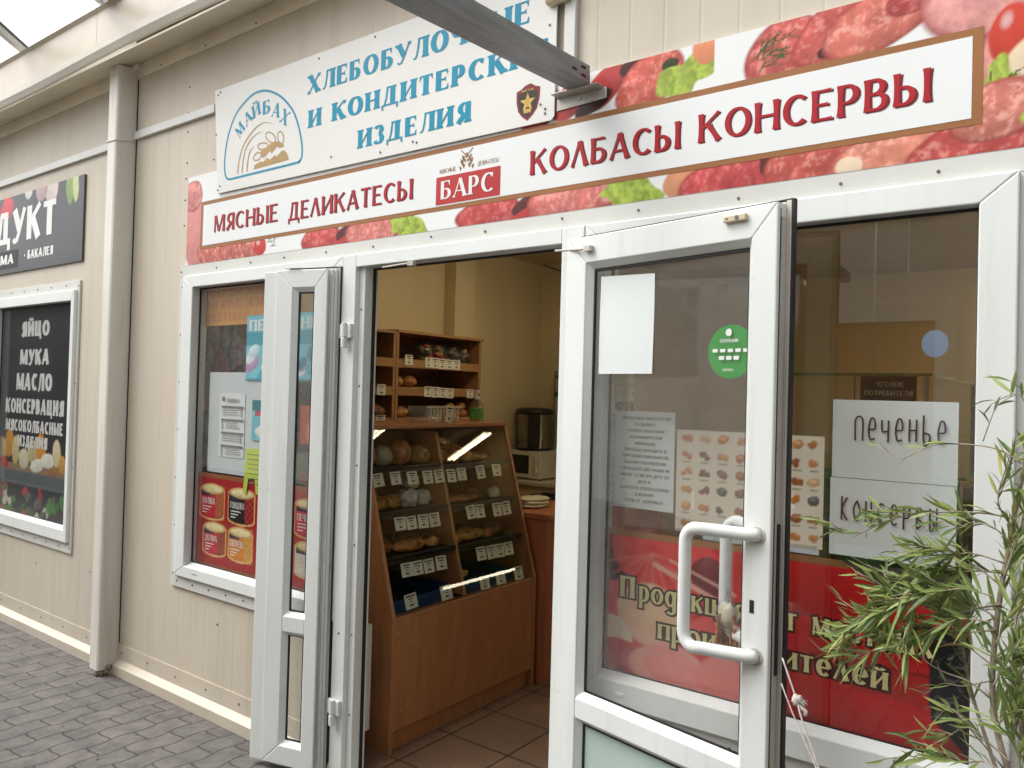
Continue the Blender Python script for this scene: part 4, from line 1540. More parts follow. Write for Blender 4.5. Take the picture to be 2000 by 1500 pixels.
m.flat([zl(*p) for p in ((570, 950), (640, 920), (690, 870), (800, 830), (880, 860), (890, 900), (830, 920), (790, 900), (720, 1000), (690, 960), (640, 1030), (600, 1060), (580, 1040))], sf, .00085)
for cx_, cy_, rx, ry, rot in ((595, 895, 72, 45, 10), (705, 775, 85, 55, -50), (845, 775, 42, 85, 8), (520, 1040, 65, 42, 50)):
    pts = []
    for i in range(25):
        w_ = 2 * math.pi * i / 24
        x, y = rx * math.cos(w_), ry * math.sin(w_)
        a = R_(-rot)
        pts.append(zl(cx_ + x * math.cos(a) - y * math.sin(a), cy_ + x * math.sin(a) + y * math.cos(a)))
    ribbon(m, pts, .006, sf, .0009)
part('wheat_logo', m, M_LOGOB, sg, normals=False)
# shield with a star
m = MB()
sx, sz = -1.574, 2.615
shield = [(-.048, .042), (-.030, .047), (-.012, .058), (.012, .062), (.030, .050), (.052, .042), (.050, .005), (.040, -.030), (.022, -.050), (0, -.066), (-.022, -.050), (-.040, -.028), (-.048, .005)]
m.flat([(sx + a, sz + b) for a, b in shield], sf, .0006)
em = part('shield_emblem', m, M_MAROON, sg, normals=False)
m = MB(); m.flat([(sx + a * .8, sz + b * .78 - .003) for a, b in shield], sf, .0009)
part('shield_field', m, M_DARKB, sg, normals=False)
m = MB()
st = []
for i in range(10):
    r = .034 if i % 2 == 0 else .014
    st.append((sx + r * math.sin(i * math.pi / 5), sz - .002 + r * math.cos(i * math.pi / 5)))
m.flat(st, sf, .0012)
for a in (-.02, 0, .02):
    m.flat(arc(sx + a * .5, sz - .032, .006, .008, 0, 330, 8), sf, .0013 + a * .001)
write(m, 'ВОСТОК', sx - .026, sx + .026, sz + .036, sz + .044, sf, T=.2, t=.14, d=.0012)
part('star_emblem', m, M_GOLD, sg, normals=False)
m = MB()
screws(m, [true_xz(a, b, SY) for a, b in [(-3.46, 3.035), (-3.44, 3.045), (-3.42, 2.58), (-3.435, 2.562), (-2.60, 2.59), (-1.50, 2.56), (-1.50, 2.575), (-1.52, 2.595), (-1.49, 2.86), (-2.3, 2.56), (-2.1, 2.565), (-2.12, 2.572), (-2.7, 3.035), (-2.35, 3.04), (-1.9, 3.04), (-3.465, 2.84)]], SY, .0045)
part('sign_screws', m, M_SCREW, sg)

# ---- black grocery sign next door
NY = -.012
ng = thing('grocery_sign', 'dark grocery sign with white lettering and vegetables over the next kiosk window', 'sign', (-6.0, NY, 2.33))
m = MB(); fbox(m, -7.3, -4.838, NY, -.001, 2.332, 2.852)
part('sign_board', m, M_SHELF2, ng)
cv = Canvas(-7.3, -4.838, 2.332, 2.852, .009, A(74, 76, 80))
cv.a *= (0.8 + .5 * cv.noise(.5))[..., None]
cv.plain(-5.02, 2.80, .06, .11, .05, A(130, 160, 84), .4)
cv.plain(-4.95, 2.81, .04, .12, .1, A(190, 196, 140), .3)
cv.plain(-5.28, 2.83, .10, .10, -.4, A(206, 190, 184), .25)
cv.plain(-5.42, 2.84, .09, .08, .4, A(176, 150, 150), .3)
cv.plain(-5.62, 2.85, .06, .05, 0, A(205, 205, 200), .3)
cv.plain(-5.95, 2.78, .10, .08, .3, A(205, 60, 70), .3)
cv.plain(-6.15, 2.74, .12, .10, -.2, A(170, 40, 48), .3)
cv.mesh('sign_print', facade(NY), M_PRINT, ng, d=.0006)
m = MB()
nf = facade(NY)
HV = dict(T=.27, t=.19, gap=.10, space=.4)
write(m, 'ПРОДУКТ', -6.82, -5.20, 2.535, 2.755, nf, d=.0012, T=.27, t=.17, gap=.09)
write(m, '• БАКАЛЕЯ', -5.66, -5.225, 2.405, 2.462, nf, d=.0012, **HV)
write(m, 'ФОРМА', -6.35, -5.82, 2.395, 2.46, nf, d=.0014, **HV)
part('lettering', m, M_INKW, ng, normals=False)
m = MB(); fbox(m, -6.5, -5.75, NY - .0010, NY - .0007, 2.365, 2.485)
part('caption_box', m, M_INKK, ng)

# ---- black poster in the neighbour's window
PY = .022
cv = Canvas(-5.985, -4.935, .715, 2.10, .008, A(38, 40, 44))
cv.a *= (.7 + .6 * cv.noise(.6))[..., None]
cv.rect(-5.99, -4.93, .93, 1.06, A(92, 100, 104))
cv.rect(-5.99, -4.93, 1.02, 1.065, A(140, 116, 92))
for x, z, rx, rz, c in ((-5.90, 1.14, .09, .09, (176, 158, 110)), (-5.78, 1.19, .07, .10, (196, 140, 60)), (-5.68, 1.15, .06, .10, (200, 180, 130)), (-5.55, 1.10, .08, .07, (206, 196, 170)), (-5.42, 1.15, .08, .09, (190, 176, 130)),
                        (-5.30, 1.17, .07, .11, (205, 140, 50)), (-5.20, 1.11, .10, .05, (226, 222, 205)), (-5.08, 1.16, .06, .09, (214, 200, 160)), (-5.0, 1.10, .05, .06, (198, 150, 80)), (-5.86, 1.06, .07, .04, (170, 40, 36)), (-5.35, 1.07, .10, .045, (220, 216, 200)), (-5.12, 1.05, .09, .03, (150, 110, 70))):
    cv.plain(x, z, rx, rz, random.uniform(-.2, .2), A(*c), .3)
for i in range(46):
    x, z = random.uniform(-5.95, -4.97), random.uniform(.73, .90)
    c = random.choice(((52, 96, 46), (64, 120, 50), (170, 50, 44), (150, 40, 38), (90, 88, 84), (190, 180, 165), (60, 52, 50)))
    cv.plain(x, z, random.uniform(.02, .05), random.uniform(.02, .05), random.random(), A(*c), .5)
np_ = cv.mesh('grocery_poster', facade(PY), M_PRINTM, None, label='black window poster listing groceries above cheeses, in the next kiosk', cat='poster')
m = MB()
pf = facade(PY)
HV = dict(T=.31, t=.20, gap=.09, space=.4)
for s, x0, x1, z0, z1 in (('ЯЙЦО', -5.652, -5.234, 1.895, 1.993), ('МУКА', -5.66, -5.227, 1.712, 1.81), ('МАСЛО', -5.703, -5.172, 1.545, 1.655), ('КОНСЕРВАЦИЯ', -5.861, -5.0, 1.394, 1.49), ('МЯСОКОЛБАСНЫЕ', -5.85, -5.005, 1.275, 1.352), ('ИЗДЕЛИЯ', -5.652, -5.21, 1.178, 1.252)):
    write(m, s, x0, x1, z0, z1, pf, d=.0008, **HV)
part('lettering', m, MATS['white_print'], np_, normals=False)

# ================================================================== PRINTS INSIDE THE RIGHT WINDOW
RY = .030
cv = Canvas(-1.226, -.222, .735, 1.192, .0042, A(170, 32, 30, 226, .8))
cv.a *= (.75 + .45 * cv.noise(.25))[..., None]
cv.rect(-.30, -.22, .735, 1.2, A(120, 28, 28))
# casings and cut ham on the left part
cv.plain(-1.20, 1.14, .07, .12, .2, (.012, .006, .006), .3)
cv.plain(-1.02, 1.12, .19, .13, -.3, A(214, 48, 44), .35, lit=.25)
for k in range(9):
    a = R_(200 + k * 18)
    cv.line(-1.06, 1.13, -1.06 + .16 * math.cos(a), 1.13 + .12 * math.sin(a), .006, A(236, 96, 88), .45)
    cv.line(-1.05, 1.12, -1.05 + .15 * math.cos(a + .15), 1.12 + .11 * math.sin(a + .15), .004, A(120, 16, 20), .5)
cv.plain(-.88, 1.09, .06, .06, 0, A(96, 30, 34), .3)
cv.line(-1.05, 1.10, -.84, 1.02, .010, A(240, 170, 150), .6)
cv.line(-1.00, 1.12, -.80, 1.05, .006, A(240, 190, 170), .4)
cv.plain(-1.16, .97, .09, .07, .2, A(196, 40, 44), .3)
cv.plain(-1.06, .945, .12, .10, 0, A(214, 150, 120), .2)
cv.plain(-1.18, .87, .07, .05, -.5, A(220, 165, 140), .25)
cv.line(-1.22, .90, -.96, .86, .012, A(226, 150, 140), .6)
cv.plain(-1.14, .80, .11, .055, -.2, A(150, 30, 34), .4)
cv.plain(-1.02, .80, .12, .06, .1, A(208, 120, 104), .25)
cv.plain(-.98, .80, .115, .075, -.15, A(212, 118, 108), .25)
cv.plain(-.985, .80, .098, .060, -.15, A(206, 104, 96), .25)
cv.plain(-.78, .81, .14, .08, .1, A(200, 96, 92), .3)
cv.plain(-.70, .95, .10, .12, 0, A(180, 40, 44), .35)
cv.plain(-.86, .93, .09, .05, .2, A(176, 60, 56), .35)
for x, z, rx, rz in ((-.55, 1.10, .16, .09), (-.38, 1.09, .10, .08), (-.60, .82, .15, .08), (-.42, .80, .16, .07), (-.45, .98, .2, .06)):
    cv.plain(x, z, rx, rz, random.uniform(-.2, .2), A(176, 26, 26), .25, lit=.2)
    cv.line(x - rx * .7, z - rz * .75, x + rx * .8, z - rz * .7, .004, A(96, 14, 16), .6)
# black bag in the print
cv.poly([(-.315, 1.06), (-.222, 1.06), (-.222, .765), (-.305, .84)], (.010, .010, .012))
for i in range(26):
    x, z = random.uniform(-.31, -.23), random.uniform(.84, 1.04)
    cv.line(x, z, x + random.uniform(-.03, .03), z + random.uniform(-.012, .012), .0025, A(110, 108, 110), .6)
cv.plain(-.245, 1.12, .03, .09, 0, A(150, 60, 44), .4)
for x0, x1, z0, z1 in ((-1.226, -.222, .735, .752), (-1.226, -1.208, .735, 1.192), (-1.226, -.50, 1.172, 1.192)):
    cv.rect(x0, x1, z0, z1, A(132, 92, 56))
cv.poly([(-.53, 1.20), (-.40, 1.12), (-.222, 1.09), (-.222, 1.20)], A(70, 62, 54))
cv.a *= 1.12 * (1 + .6 * np.clip((-.66 - cv.X) / .1, 0, 1))[..., None]  # print brightened on the part behind the door leaf, for the glass haze
pst = cv.mesh('sausage_poster', facade(RY), M_PRINTM, None, label='red sausage poster with big yellow words low in the window', cat='poster')
a_, b_ = MB(), MB()
rf = facade(RY)
LOWC = dict(T=.25, t=.115, flare=.25, gap=.12, space=.5)
def gold(s, x0, x1, z0, z1, n):
    write(b_, s, x0, x1, z0, z1, rf, d=.0006, grow=.0060, **LOWC)
    write(a_, s, x0, x1, z0, z1, rf, d=.0016, **LOWC)
def cap(ch, x0, x1, z0, z1): gold(ch, x0, x1, z0, z1, 0)
cap('П', -1.166, -1.115, .985, 1.050)
gold('рОдУкция'.replace('О', 'о').replace('У', 'у').replace('к', 'К').replace('ц', 'Ц').replace('и', 'И').replace('я', 'Я'), -1.100, -.770, .982, 1.028, 0)
gold('ОТ', -.705, -.628, .984, 1.030, 0)
gold('МеСТНЫХ', -.588, -.300, .985, 1.032, 0)
gold('ПроИЗВоДИТеЛеЙ'.replace('Л', 'Λ'), -1.035, -.400, .882, .926, 0)
part('letter_outline', b_, M_OUTL, pst, normals=False)
part('lettering', a_, M_YEL, pst, normals=False)

# pastry chart
cv = Canvas(-.988, -.566, 1.212, 1.512, .0042, A(222, 210, 190))
rr = random.Random(11)
cols = [-.955, -.900, -.846, -.792, -.738, -.684, -.636, -.592]
for j in range(6):
    z = 1.488 - j * .050
    for i, x in enumerate(cols):
        base = rr.choice(((178, 106, 50), (200, 140, 80), (150, 84, 44), (196, 120, 60), (120, 70, 44), (84, 80, 78), (206, 160, 110)))
        sh = rr.random()
        if sh < .35:
            for k in range(4):
                cv.plain(x + rr.uniform(-.010, .010), z + rr.uniform(-.006, .006), .009, .008, 0, A(*base), .5)
        elif sh < .7:
            cv.plain(x, z, .018, .013, rr.uniform(-.4, .4), A(*base), .5, .1)
            cv.plain(x, z + .003, .009, .005, 0, A(*[min(255, c + 40) for c in base]), .4)
        else:
            cv.plain(x - .006, z, .011, .011, 0, A(*base), .4); cv.plain(x + .008, z - .002, .011, .011, 0, A(*base), .4)
        cv.rect(x - .012, x + .012, z - .0225, z - .0200, A(150, 140, 126))
cv.rect(-.988, -.60, 1.2155, 1.2185, A(170, 160, 146))
cv.mesh('pastry_chart', facade(RY + .002), M_PRINTM, None, label='cream chart with rows of small brown pastries stuck inside the window', cat='poster')
# strip under it
m = MB(); fbox(m, -.90, -.575, RY + .0035, RY + .006, 1.196, 1.211)
solo('grey_shelf_edge', m, M_PAPERG, 'narrow grey strip under the pastry chart', 'strip')


def sheet(name, x0, x1, z0, z1, y, mat, label, cat, bend=.004, slant=0.0, th=.0006):
    m = MB()
    (x0, z0), (x1, z1) = true_xz(x0, z0, y), true_xz(x1, z1, y)
    n = 8
    vs = []
    for k in (0, 1):
        for j in range(n + 1):
            for i in range(n + 1):
                u, v = i / n, j / n
                dz = bend * (math.sin(u * 5 + j) * .15 + (u - .5) ** 2 * v + .25 * math.sin(v * 3))
                vs.append((x0 + (x1 - x0) * u, y - k * th - abs(dz) * .5, z0 + (z1 - z0) * v + slant * u))
    fs = []
    N = (n + 1) ** 2
    for k in (0, 1):
        for j in range(n):
            for i in range(n):
                a = k * N + j * (n + 1) + i
                fs.append((a, a + 1, a + n + 2, a + n + 1))
    ed = [i for i in range(n + 1)] + [j * (n + 1) + n for j in range(1, n + 1)] + [n * (n + 1) + i for i in range(n - 1, -1, -1)] + [j * (n + 1) for j in range(n - 1, 0, -1)]
    for i in range(len(ed)):
        a, b = ed[i], ed[(i + 1) % len(ed)]
        fs.append((a, b, N + b, N + a))
    m.add(vs, fs)
    return solo(name, m, mat, label, cat)


def strokes(mb, segs, fn, d, w, jitter=0.0):
    for i, s in enumerate(segs):
        ribbon(mb, dense(s, 4) if len(s) > 2 else s, w, fn, d + .00004 * i)


def hand(ch):
    H = {'п': [[(0, 0), (.02, 1), (.55, 1.02), (.57, 0)]], 'е': [[(.05, .5), (.5, .55), (.45, .95), (.2, 1), (.02, .5), (.15, .05), (.5, .1)]], 'ч': [[(0, 1), (.05, .5), (.5, .52)], [(.5, 1), (.48, 0)]],
         'н': [[(0, 0), (.02, 1)], [(.02, .5), (.5, .52)], [(.5, 0), (.52, 1)]], 'ь': [[(0, 1.25), (.02, 0), (.4, .05), (.42, .4), (.02, .45)]],
         'К': [[(0, 0), (.03, 1.3)], [(.5, 1.25), (.05, .6), (.5, 0)]], 'О': [[(.3, 1.1), (.0, .6), (.25, 0), (.55, .5), (.3, 1.1)]], 'Н': [[(0, 0), (.02, 1.1)], [(.02, .55), (.45, .55)], [(.45, 0), (.47, 1.1)]],
         'С': [[(.5, .95), (.2, 1.05), (0, .5), (.2, 0), (.5, .12)]], 'Е': [[(.05, .55), (.45, .6), (.4, 1.0), (.15, 1), (0, .5), (.2, 0), (.5, .12)]], 'Р': [[(0, -.1), (.02, 1.1)], [(.02, 1.1), (.45, 1.0), (.4, .55), (.02, .5)]],
         'В': [[(0, 0), (.02, 1.1)], [(.02, 1.1), (.4, .95), (.02, .55)], [(.02, .55), (.45, .3), (.02, 0)]], 'Ы': [[(0, 1.1), (.02, 0), (.3, .1), (.28, .45), (.02, .5)], [(.5, 0), (.52, 1.15)]]}
    return H[ch]


def handwrite(mb, s, x0, x1, z0, h, fn, w):
    cw = (x1 - x0) / len(s)
    for i, c in enumerate(s):
        ox, oz = x0 + i * cw, z0 + random.uniform(-.003, .003)
        strokes(mb, [[(ox + a * cw * 1.25 / 1.0 * .78, oz + b * h) for a, b in st] for st in hand(c)], fn, .0012 + i * .0003, w)


s1 = sheet('handwritten_sheet', -.546, -.256, 1.409, 1.612, RY, M_PAPER, 'white sheet handwritten with the word for biscuits inside the window', 'paper sign', .003)
m = MB(); handwrite(m, 'печенье', -.490, -.268, 1.508, .056, facade(RY - .004), .0044)
part('handwriting', m, M_MARKER, s1, normals=False)
s2 = sheet('handwritten_sheet', -.549, -.257, 1.206, 1.4075, RY + .001, M_PAPER, 'white sheet handwritten with the word for tinned food under the biscuits sheet', 'paper sign', .003)
m = MB(); handwrite(m, 'КОНСЕРВЫ', -.520, -.284, 1.298, .048, facade(RY - .003), .0044)
part('handwriting', m, M_MARKER, s2, normals=False)
# typed notice
s3 = sheet('typed_notice', -1.194, -.995, 1.262, 1.561, RY, M_PAPER, 'pale typed notice sheet inside the glass above the sausage poster', 'notice', .002)
m = MB()
nf2 = facade(RY - .002)
lines = ['УВАЖАЕМЫЕ ПОКУПАТЕЛИ!', 'В СВЯЗИ С', 'РАСПРОСТРАНЕНИЕМ', 'КОРОНАВИРУСНОЙ', 'ИНФЕКЦИИ,', 'ПРОСЬБА ЗАХОДИТЬ В', 'ТОРГОВЫЙ ПАВИЛЬОН ПО', 'ОДНОМУ ПОКУПАТЕЛЮ!', 'СОБЛЮДАЙТЕ ДИСТАНЦИЮ НЕ', 'МЕНЕЕ 1,5 МЕТРА ДРУГ ОТ', 'ДРУГА.', 'БЕРЕГИТЕ СЕБЯ И СВОИХ', 'БЛИЗКИХ!', 'БУДЬТЕ ЗДОРОВЫ!!']
for i, s in enumerate(lines):
    wd = min(.165, .0078 * len(s))
    z = 1.540 - i * .0195
    write(m, s, -1.092 - wd / 2, -1.092 + wd / 2, z - .0045, z + .0045, nf2, T=.16, t=.12, gap=.13, space=.4, d=.0008)
part('typed_text', m, M_INKK, s3, normals=False)
m = MB(); fbox(m, -1.2105, -1.1955, RY - .001, RY + .001, 1.262, 1.561)
part('punched_strip', m, M_PAPERG, s3)
m = MB()
for k in range(11):
    m.flat(arc(-1.203, 1.275 + k * .027, .0028, .0028, 0, 330, 8), nf2, .0006)
part('punched_hole', m, M_INKG, s3, normals=False)
# small labels above it
m = MB()
for j in range(5):
    for i in range(2):
        x, z = -1.205 + i * .036, 1.59 + j * .026
        fbox(m, x, x + .033, RY, RY + .001, z, z + .023)
lb = solo('label_sheet', m, M_BEIGE, 'block of small beige labels half hidden behind the blank white sheet', 'labels')
# round stickers
c = at(1828, 672, RY)
m = MB(); m.prism(arc(c.x, c.z, .030, .034, 0, 345, 24), lambda a, b, d: (a, d, b), RY - .0155, RY - .0145)
solo('round_sticker', m, M_BLUEDISC, 'round grey blue sticker high in the window', 'sticker')
m = MB()
m.M = MR
cu, cz_ = .578, 1.730
m.prism(arc(cu, cz_, .070, .071, 0, 350, 36), lambda a, b, d: (a, d, b), -.0335, -.0325)
gs = thing('green_sticker', 'round green card payment sticker on the open door glass', 'sticker', tuple(MR @ Vector((cu, -.033, cz_))))
part('disc', m, M_GREEN, gs)
m = MB(MR)
gf = lambda u, v, d: (u, -.0275 + d, v)
m.flat(arc(cu - .004, cz_ + .050, .010, .010, 40, 330, 12), gf, .0005)
write(m, 'СБЕРБАНК', cu - .030, cu + .026, cz_ + .024, cz_ + .033, gf, T=.18, t=.12, d=.0006)
for i in range(5):
    m.box(cu - .052 + i * .023, cu - .036 + i * .023, -.0268, -.0262, cz_ - .002, cz_ + .007)
for i in range(3):
    m.box(cu - .032 + i * .022, cu - .016 + i * .022, -.0268, -.0262, cz_ - .022, cz_ - .012)
write(m, 'ОПЛАТА', cu - .020, cu + .012, cz_ - .052, cz_ - .045, gf, T=.18, t=.12, d=.0006)
part('sticker_print', m, M_INKW, gs, normals=False)
# blank sheet on the door
m = MB(MR)
n = 8
vs = []
for j in range(n + 1):
    for i in range(n + 1):
        u, v = i / n, j / n
        vs.append((.122 + .205 * u, -.0265 + .003 * math.sin(u * 3.1) * (1 - v) + .0015 * math.sin(v * 4 + u * 2), 1.672 + .298 * v - .010 * u * (v > .5)))
m.add(vs, [(j * (n + 1) + i, j * (n + 1) + i + 1, (j + 1) * (n + 1) + i + 1, (j + 1) * (n + 1) + i) for j in range(n) for i in range(n)])
o = solo('blank_sheet', m, M_PAPER, 'blank white paper sheet taped high on the open door glass', 'paper sheet', smooth=False)
sm = o.modifiers.new('solid', 'SOLIDIFY'); sm.thickness = .0006

# ================================================================== PRINTS INSIDE THE LEFT WINDOW
LY = .034
cv = Canvas(-3.578, -2.555, .712, 1.182, .0046, A(166, 32, 34))
cv.rect(-3.58, -2.5, .712, .745, A(146, 92, 58)); cv.rect(-3.58, -3.556, .712, 1.182, A(146, 92, 58)); cv.rect(-3.58, -2.5, 1.160, 1.182, A(146, 92, 58))
def can(x, z, w_, h_, col, col2, name):
    cv.rect(x - w_ / 2, x + w_ / 2, z - h_ / 2, z + h_ / 2, A(*col))
    cv.plain(x, z - h_ / 2, w_ / 2, .022, 0, A(*col), .2)
    m_ = (np.abs(cv.X - x) < w_ / 2) & (np.abs(cv.Z - z) < h_ / 2 + .02) & (cv.X > x + w_ * .15)
    cv._mix(m_ * (.55 + .4 * np.sin(cv.X * 160) * np.sin(cv.Z * 190)), A(*col2))
    cv.rect(x - w_ / 2 + .01, x - w_ * .05, z + h_ * .22, z + h_ * .42, A(34, 44, 70))
    cv.line(x - w_ / 2, z + h_ / 2, x - w_ / 2, z - h_ / 2, .004, A(226, 180, 110)); cv.line(x + w_ / 2, z + h_ / 2, x + w_ / 2, z - h_ / 2, .004, A(226, 180, 110))
    for k in range(15):
        a = R_(180 + 180 * k / 14); b = R_(180 + 180 * (k + 1) / 14)
        cv.line(x + w_ / 2 * math.cos(a), z - h_ / 2 + .022 * math.sin(a), x + w_ / 2 * math.cos(b), z - h_ / 2 + .022 * math.sin(b), .0045, A(226, 190, 120))
    cv.plain(x, z + h_ / 2, w_ / 2, .026, 0, A(208, 176, 112), .4, 0)
    cv.plain(x, z + h_ / 2 - .001, w_ / 2 * .82, .018, 0, A(232, 214, 160), .6, 0)
cans = [(-3.398, 1.045, .205, .125, (190, 44, 60), (150, 120, 60), 'ДОЛМА'), (-3.160, 1.045, .205, .125, (40, 26, 26), (196, 52, 48), 'ГОВЯДИНА'), (-2.915, 1.045, .205, .125, (190, 44, 60), (170, 90, 70), 'ДОЛМА'), (-2.665, 1.045, .205, .125, (205, 60, 80), (196, 90, 90), 'ПЕЧЕНЬ'),
        (-3.370, .868, .190, .115, (196, 46, 56), (90, 92, 44), 'ДОЛМА'), (-3.160, .868, .190, .115, (214, 130, 40), (206, 170, 90), 'ПЕРЕЦ'), (-2.915, .868, .190, .115, (214, 190, 170), (190, 80, 60), 'РИС'), (-2.665, .868, .190, .115, (220, 206, 188), (196, 150, 140), 'УХА')]
for c_ in cans:
    can(*c_)
cp = cv.mesh('tinned_food_poster', facade(LY), M_PRINTM, None, label='dark red poster of food tins low in the narrow leaf window', cat='poster')
cp['label'] = 'dark red poster of gold rimmed food tins inside the display window'
m = MB()
lf = facade(LY)
for x, z, w_, h_, c1, c2, nme in cans:
    write(m, nme, x - w_ * .42, x + w_ * .12, z - .012, z + .018, lf, T=.2, t=.09, serif=.03, d=.0006)
    for k in range(3):
        fbox(m, x - w_ * .40, x - w_ * .02 - k * .02, LY - .0012, LY - .0006, z - .028 - k * .014, z - .023 - k * .014)
part('tin_lettering', m, M_INKW, cp, normals=False)
gsht = sheet('grey_backing_sheet', -3.448, -2.95, 1.190, 1.672, LY + .004, M_PAPERG, 'large pale grey sheet behind the printed notice in the display window', 'paper sheet', .003)
s4 = sheet('printed_notice', -3.358, -3.155, 1.270, 1.572, LY + .001, M_PAPER, 'white printed notice with dark heading bars stuck on the grey sheet', 'notice', .002)
m = MB()
q = facade(LY - .0012)
for k in range(4):
    z = 1.512 - k * .062
    fbox(m, -3.345, -3.168, LY - .0035, LY - .003, z - .010, z)
    for j in range(3):
        zz = z - .018 - j * .011
        fbox(m, -3.340 + (.03 if k % 2 else 0), -3.20 + random.uniform(-.03, .03) + (.02 if k % 2 else 0), LY - .0035, LY - .003, zz - .0025, zz)
    for j in range(3):
        x = -3.188 if k % 2 == 0 else -3.340
        m.flat(arc(x + .008, z - .018 - j * .013, .006, .005, 0, 330, 8), q, .0025)
write(m, 'ПАМЯТКА', -3.30, -3.20, 1.528, 1.548, q, T=.2, t=.12, d=.0024)
fbox(m, -3.342, -3.322, LY - .0035, LY - .003, 1.535, 1.555)
part('notice_print', m, M_INKG, s4, normals=False)
a0, a1 = at(372, 600, .05), at(535, 600, .05)
ob = thing('orange_reflection_sheet', 'orange sheet with mirrored red letters standing in for a reflection in the display window', 'paper banner', ((a0.x + a1.x) / 2, .05, 1.905))
m = MB(); m.box(a0.x, a1.x, .05, .0512, 1.905, 2.13)
part('reflection_sheet', m, M_ORANGE, ob)  # orange sheet behind the pane stands in for a mirrored sign
m = MB()
mid = a0.x + a1.x
py_ = plane_y(.05)
fl = lambda a, b: (mid - a, b)
for s_t, z0, z1 in (('КОСМЕТИКА', 2.045, 2.085), ('ВСЕ ДЛЯ ВАС', 1.985, 2.030), ('ГАЛАНТЕРЕЯ', 1.925, 1.965)):
    write(m, s_t, a0.x + .06, a1.x - .08, z0, z1, py_, T=.22, t=.13, d=.001, warp=fl)
part('lettering', m, mk('mirrored_red_print', A(190, 112, 56), .6, .1), ob, normals=False)
# blue bag print
cv = Canvas(-3.160, -2.60, 1.635, 1.935, .006, A(120, 196, 210))
cv.a *= (.75 + .45 * cv.noise(.12))[..., None]
cv.rect(-3.16, -2.6, 1.80, 1.86, A(46, 150, 172))
for i in range(26):
    cv.plain(random.uniform(-3.14, -2.62), random.uniform(1.65, 1.78), random.uniform(.02, .05), random.uniform(.015, .04), random.random(), A(*random.choice(((220, 235, 236), (70, 170, 190), (176, 150, 190), (200, 225, 228), (52, 130, 160)))), .4)
cv.rect(-3.16, -2.6, 1.635, 1.645, A(60, 150, 170)); cv.rect(-3.16, -2.6, 1.925, 1.935, A(90, 180, 200))
bp_ = cv.mesh('blue_bag_poster', facade(LY - .002), M_PRINT, None, label='turquoise poster like a frozen food bag beside the narrow door leaf', cat='poster')
m = MB(); write(m, 'ПЕЛЬМЕНИ', -3.14, -2.64, 1.865, 1.915, facade(LY - .002), T=.22, t=.12, d=.0006)
part('lettering', m, M_INKW, bp_, normals=False)
# small turquoise pack and coffee pack prints
cv = Canvas(-3.10, -2.90, 1.36, 1.545, .006, A(110, 190, 205))
cv.a *= (.7 + .5 * cv.noise(.08))[..., None]
cv.rect(-3.1, -2.9, 1.50, 1.545, A(30, 120, 130)); cv.rect(-3.08, -2.92, 1.47, 1.50, A(190, 70, 90)); cv.plain(-3.0, 1.40, .08, .03, 0, A(220, 225, 220), .5)
cv.mesh('blue_pack_poster', facade(LY - .003), M_PRINT, None, label='small turquoise pack picture on the grey sheet edge', cat='poster')
cv = Canvas(-2.75, -2.57, 1.335, 1.53, .005, A(176, 70, 44))
cv.a *= (.75 + .5 * cv.noise(.06))[..., None]
cv.plain(-2.66, 1.41, .055, .06, .2, A(206, 110, 70), .5); cv.plain(-2.66, 1.41, .035, .038, .2, A(226, 170, 120), .5); cv.rect(-2.75, -2.57, 1.335, 1.362, A(40, 30, 28))
cv.mesh('orange_pack_poster', facade(LY - .003), M_PRINT, None, label='orange brown pack picture seen through the narrow door leaf', cat='poster')
m = MB(); fbox(m, -2.78, -2.57, LY, LY + .004, 1.19, 1.325)
o = solo('dark_green_card', m, mk('dark_green_card', A(84, 96, 86), .6, .1), 'dark green card with pink letters seen through the narrow leaf', 'card')
m = MB(); write(m, 'СЫР', -2.74, -2.60, 1.205, 1.245, facade(LY), T=.2, t=.1, d=.0008)
part('lettering', m, MATS['red_name_plate'], o, normals=False)
# lime arrow paper
m = MB()
ar = [(-3.128, 1.318), (-3.00, 1.325), (-2.99, 1.118), (-3.045, 1.116), (-3.055, 1.185), (-3.105, 1.180), (-3.118, 1.112), (-3.142, 1.114)]
m.prism([true_xz(a, b, LY) for a, b in ar], lambda a, b, d: (a, d, b), LY - .006, LY - .005)
o = solo('lime_paper_strip', m, M_LIME, 'lime green paper with a notched lower end over the tins poster', 'paper')
m = MB()
for k in range(7):
    z = 1.295 - k * .022
    fbox(m, -3.122, -3.02 + random.uniform(-.02, .01), LY - .0068, LY - .0063, z - .003, z)
part('faint_print', m, M_INKG, o, normals=False)


# ================================================================== INSIDE THE SHOP
def luminaire(name, cx, cy_, L, W, label, along='x', z=2.75):
    t = thing(name, label, 'ceiling lamp', (cx, cy_, z), 'fluorescent ceiling lamps')
    hx, hy = (L / 2, W / 2) if along == 'x' else (W / 2, L / 2)
    m = MB(); m.box(cx - hx, cx + hx, cy_ - hy, cy_ + hy, z - .06, z - .001)
    part('housing', m, M_APPL, t, bevel=.004)
    for o in (-.25, .25):
        m = MB()
        if along == 'x':
            m.tube([(cx - hx * .96, cy_ + o * W, z - .078), (cx + hx * .96, cy_ + o * W, z - .078)], .014, 8)
        else:
            m.tube([(cx + o * W, cy_ - hy * .96, z - .078), (cx + o * W, cy_ + hy * .96, z - .078)], .014, 8)
        part('tube', m, M_LAMP, t)
    return t


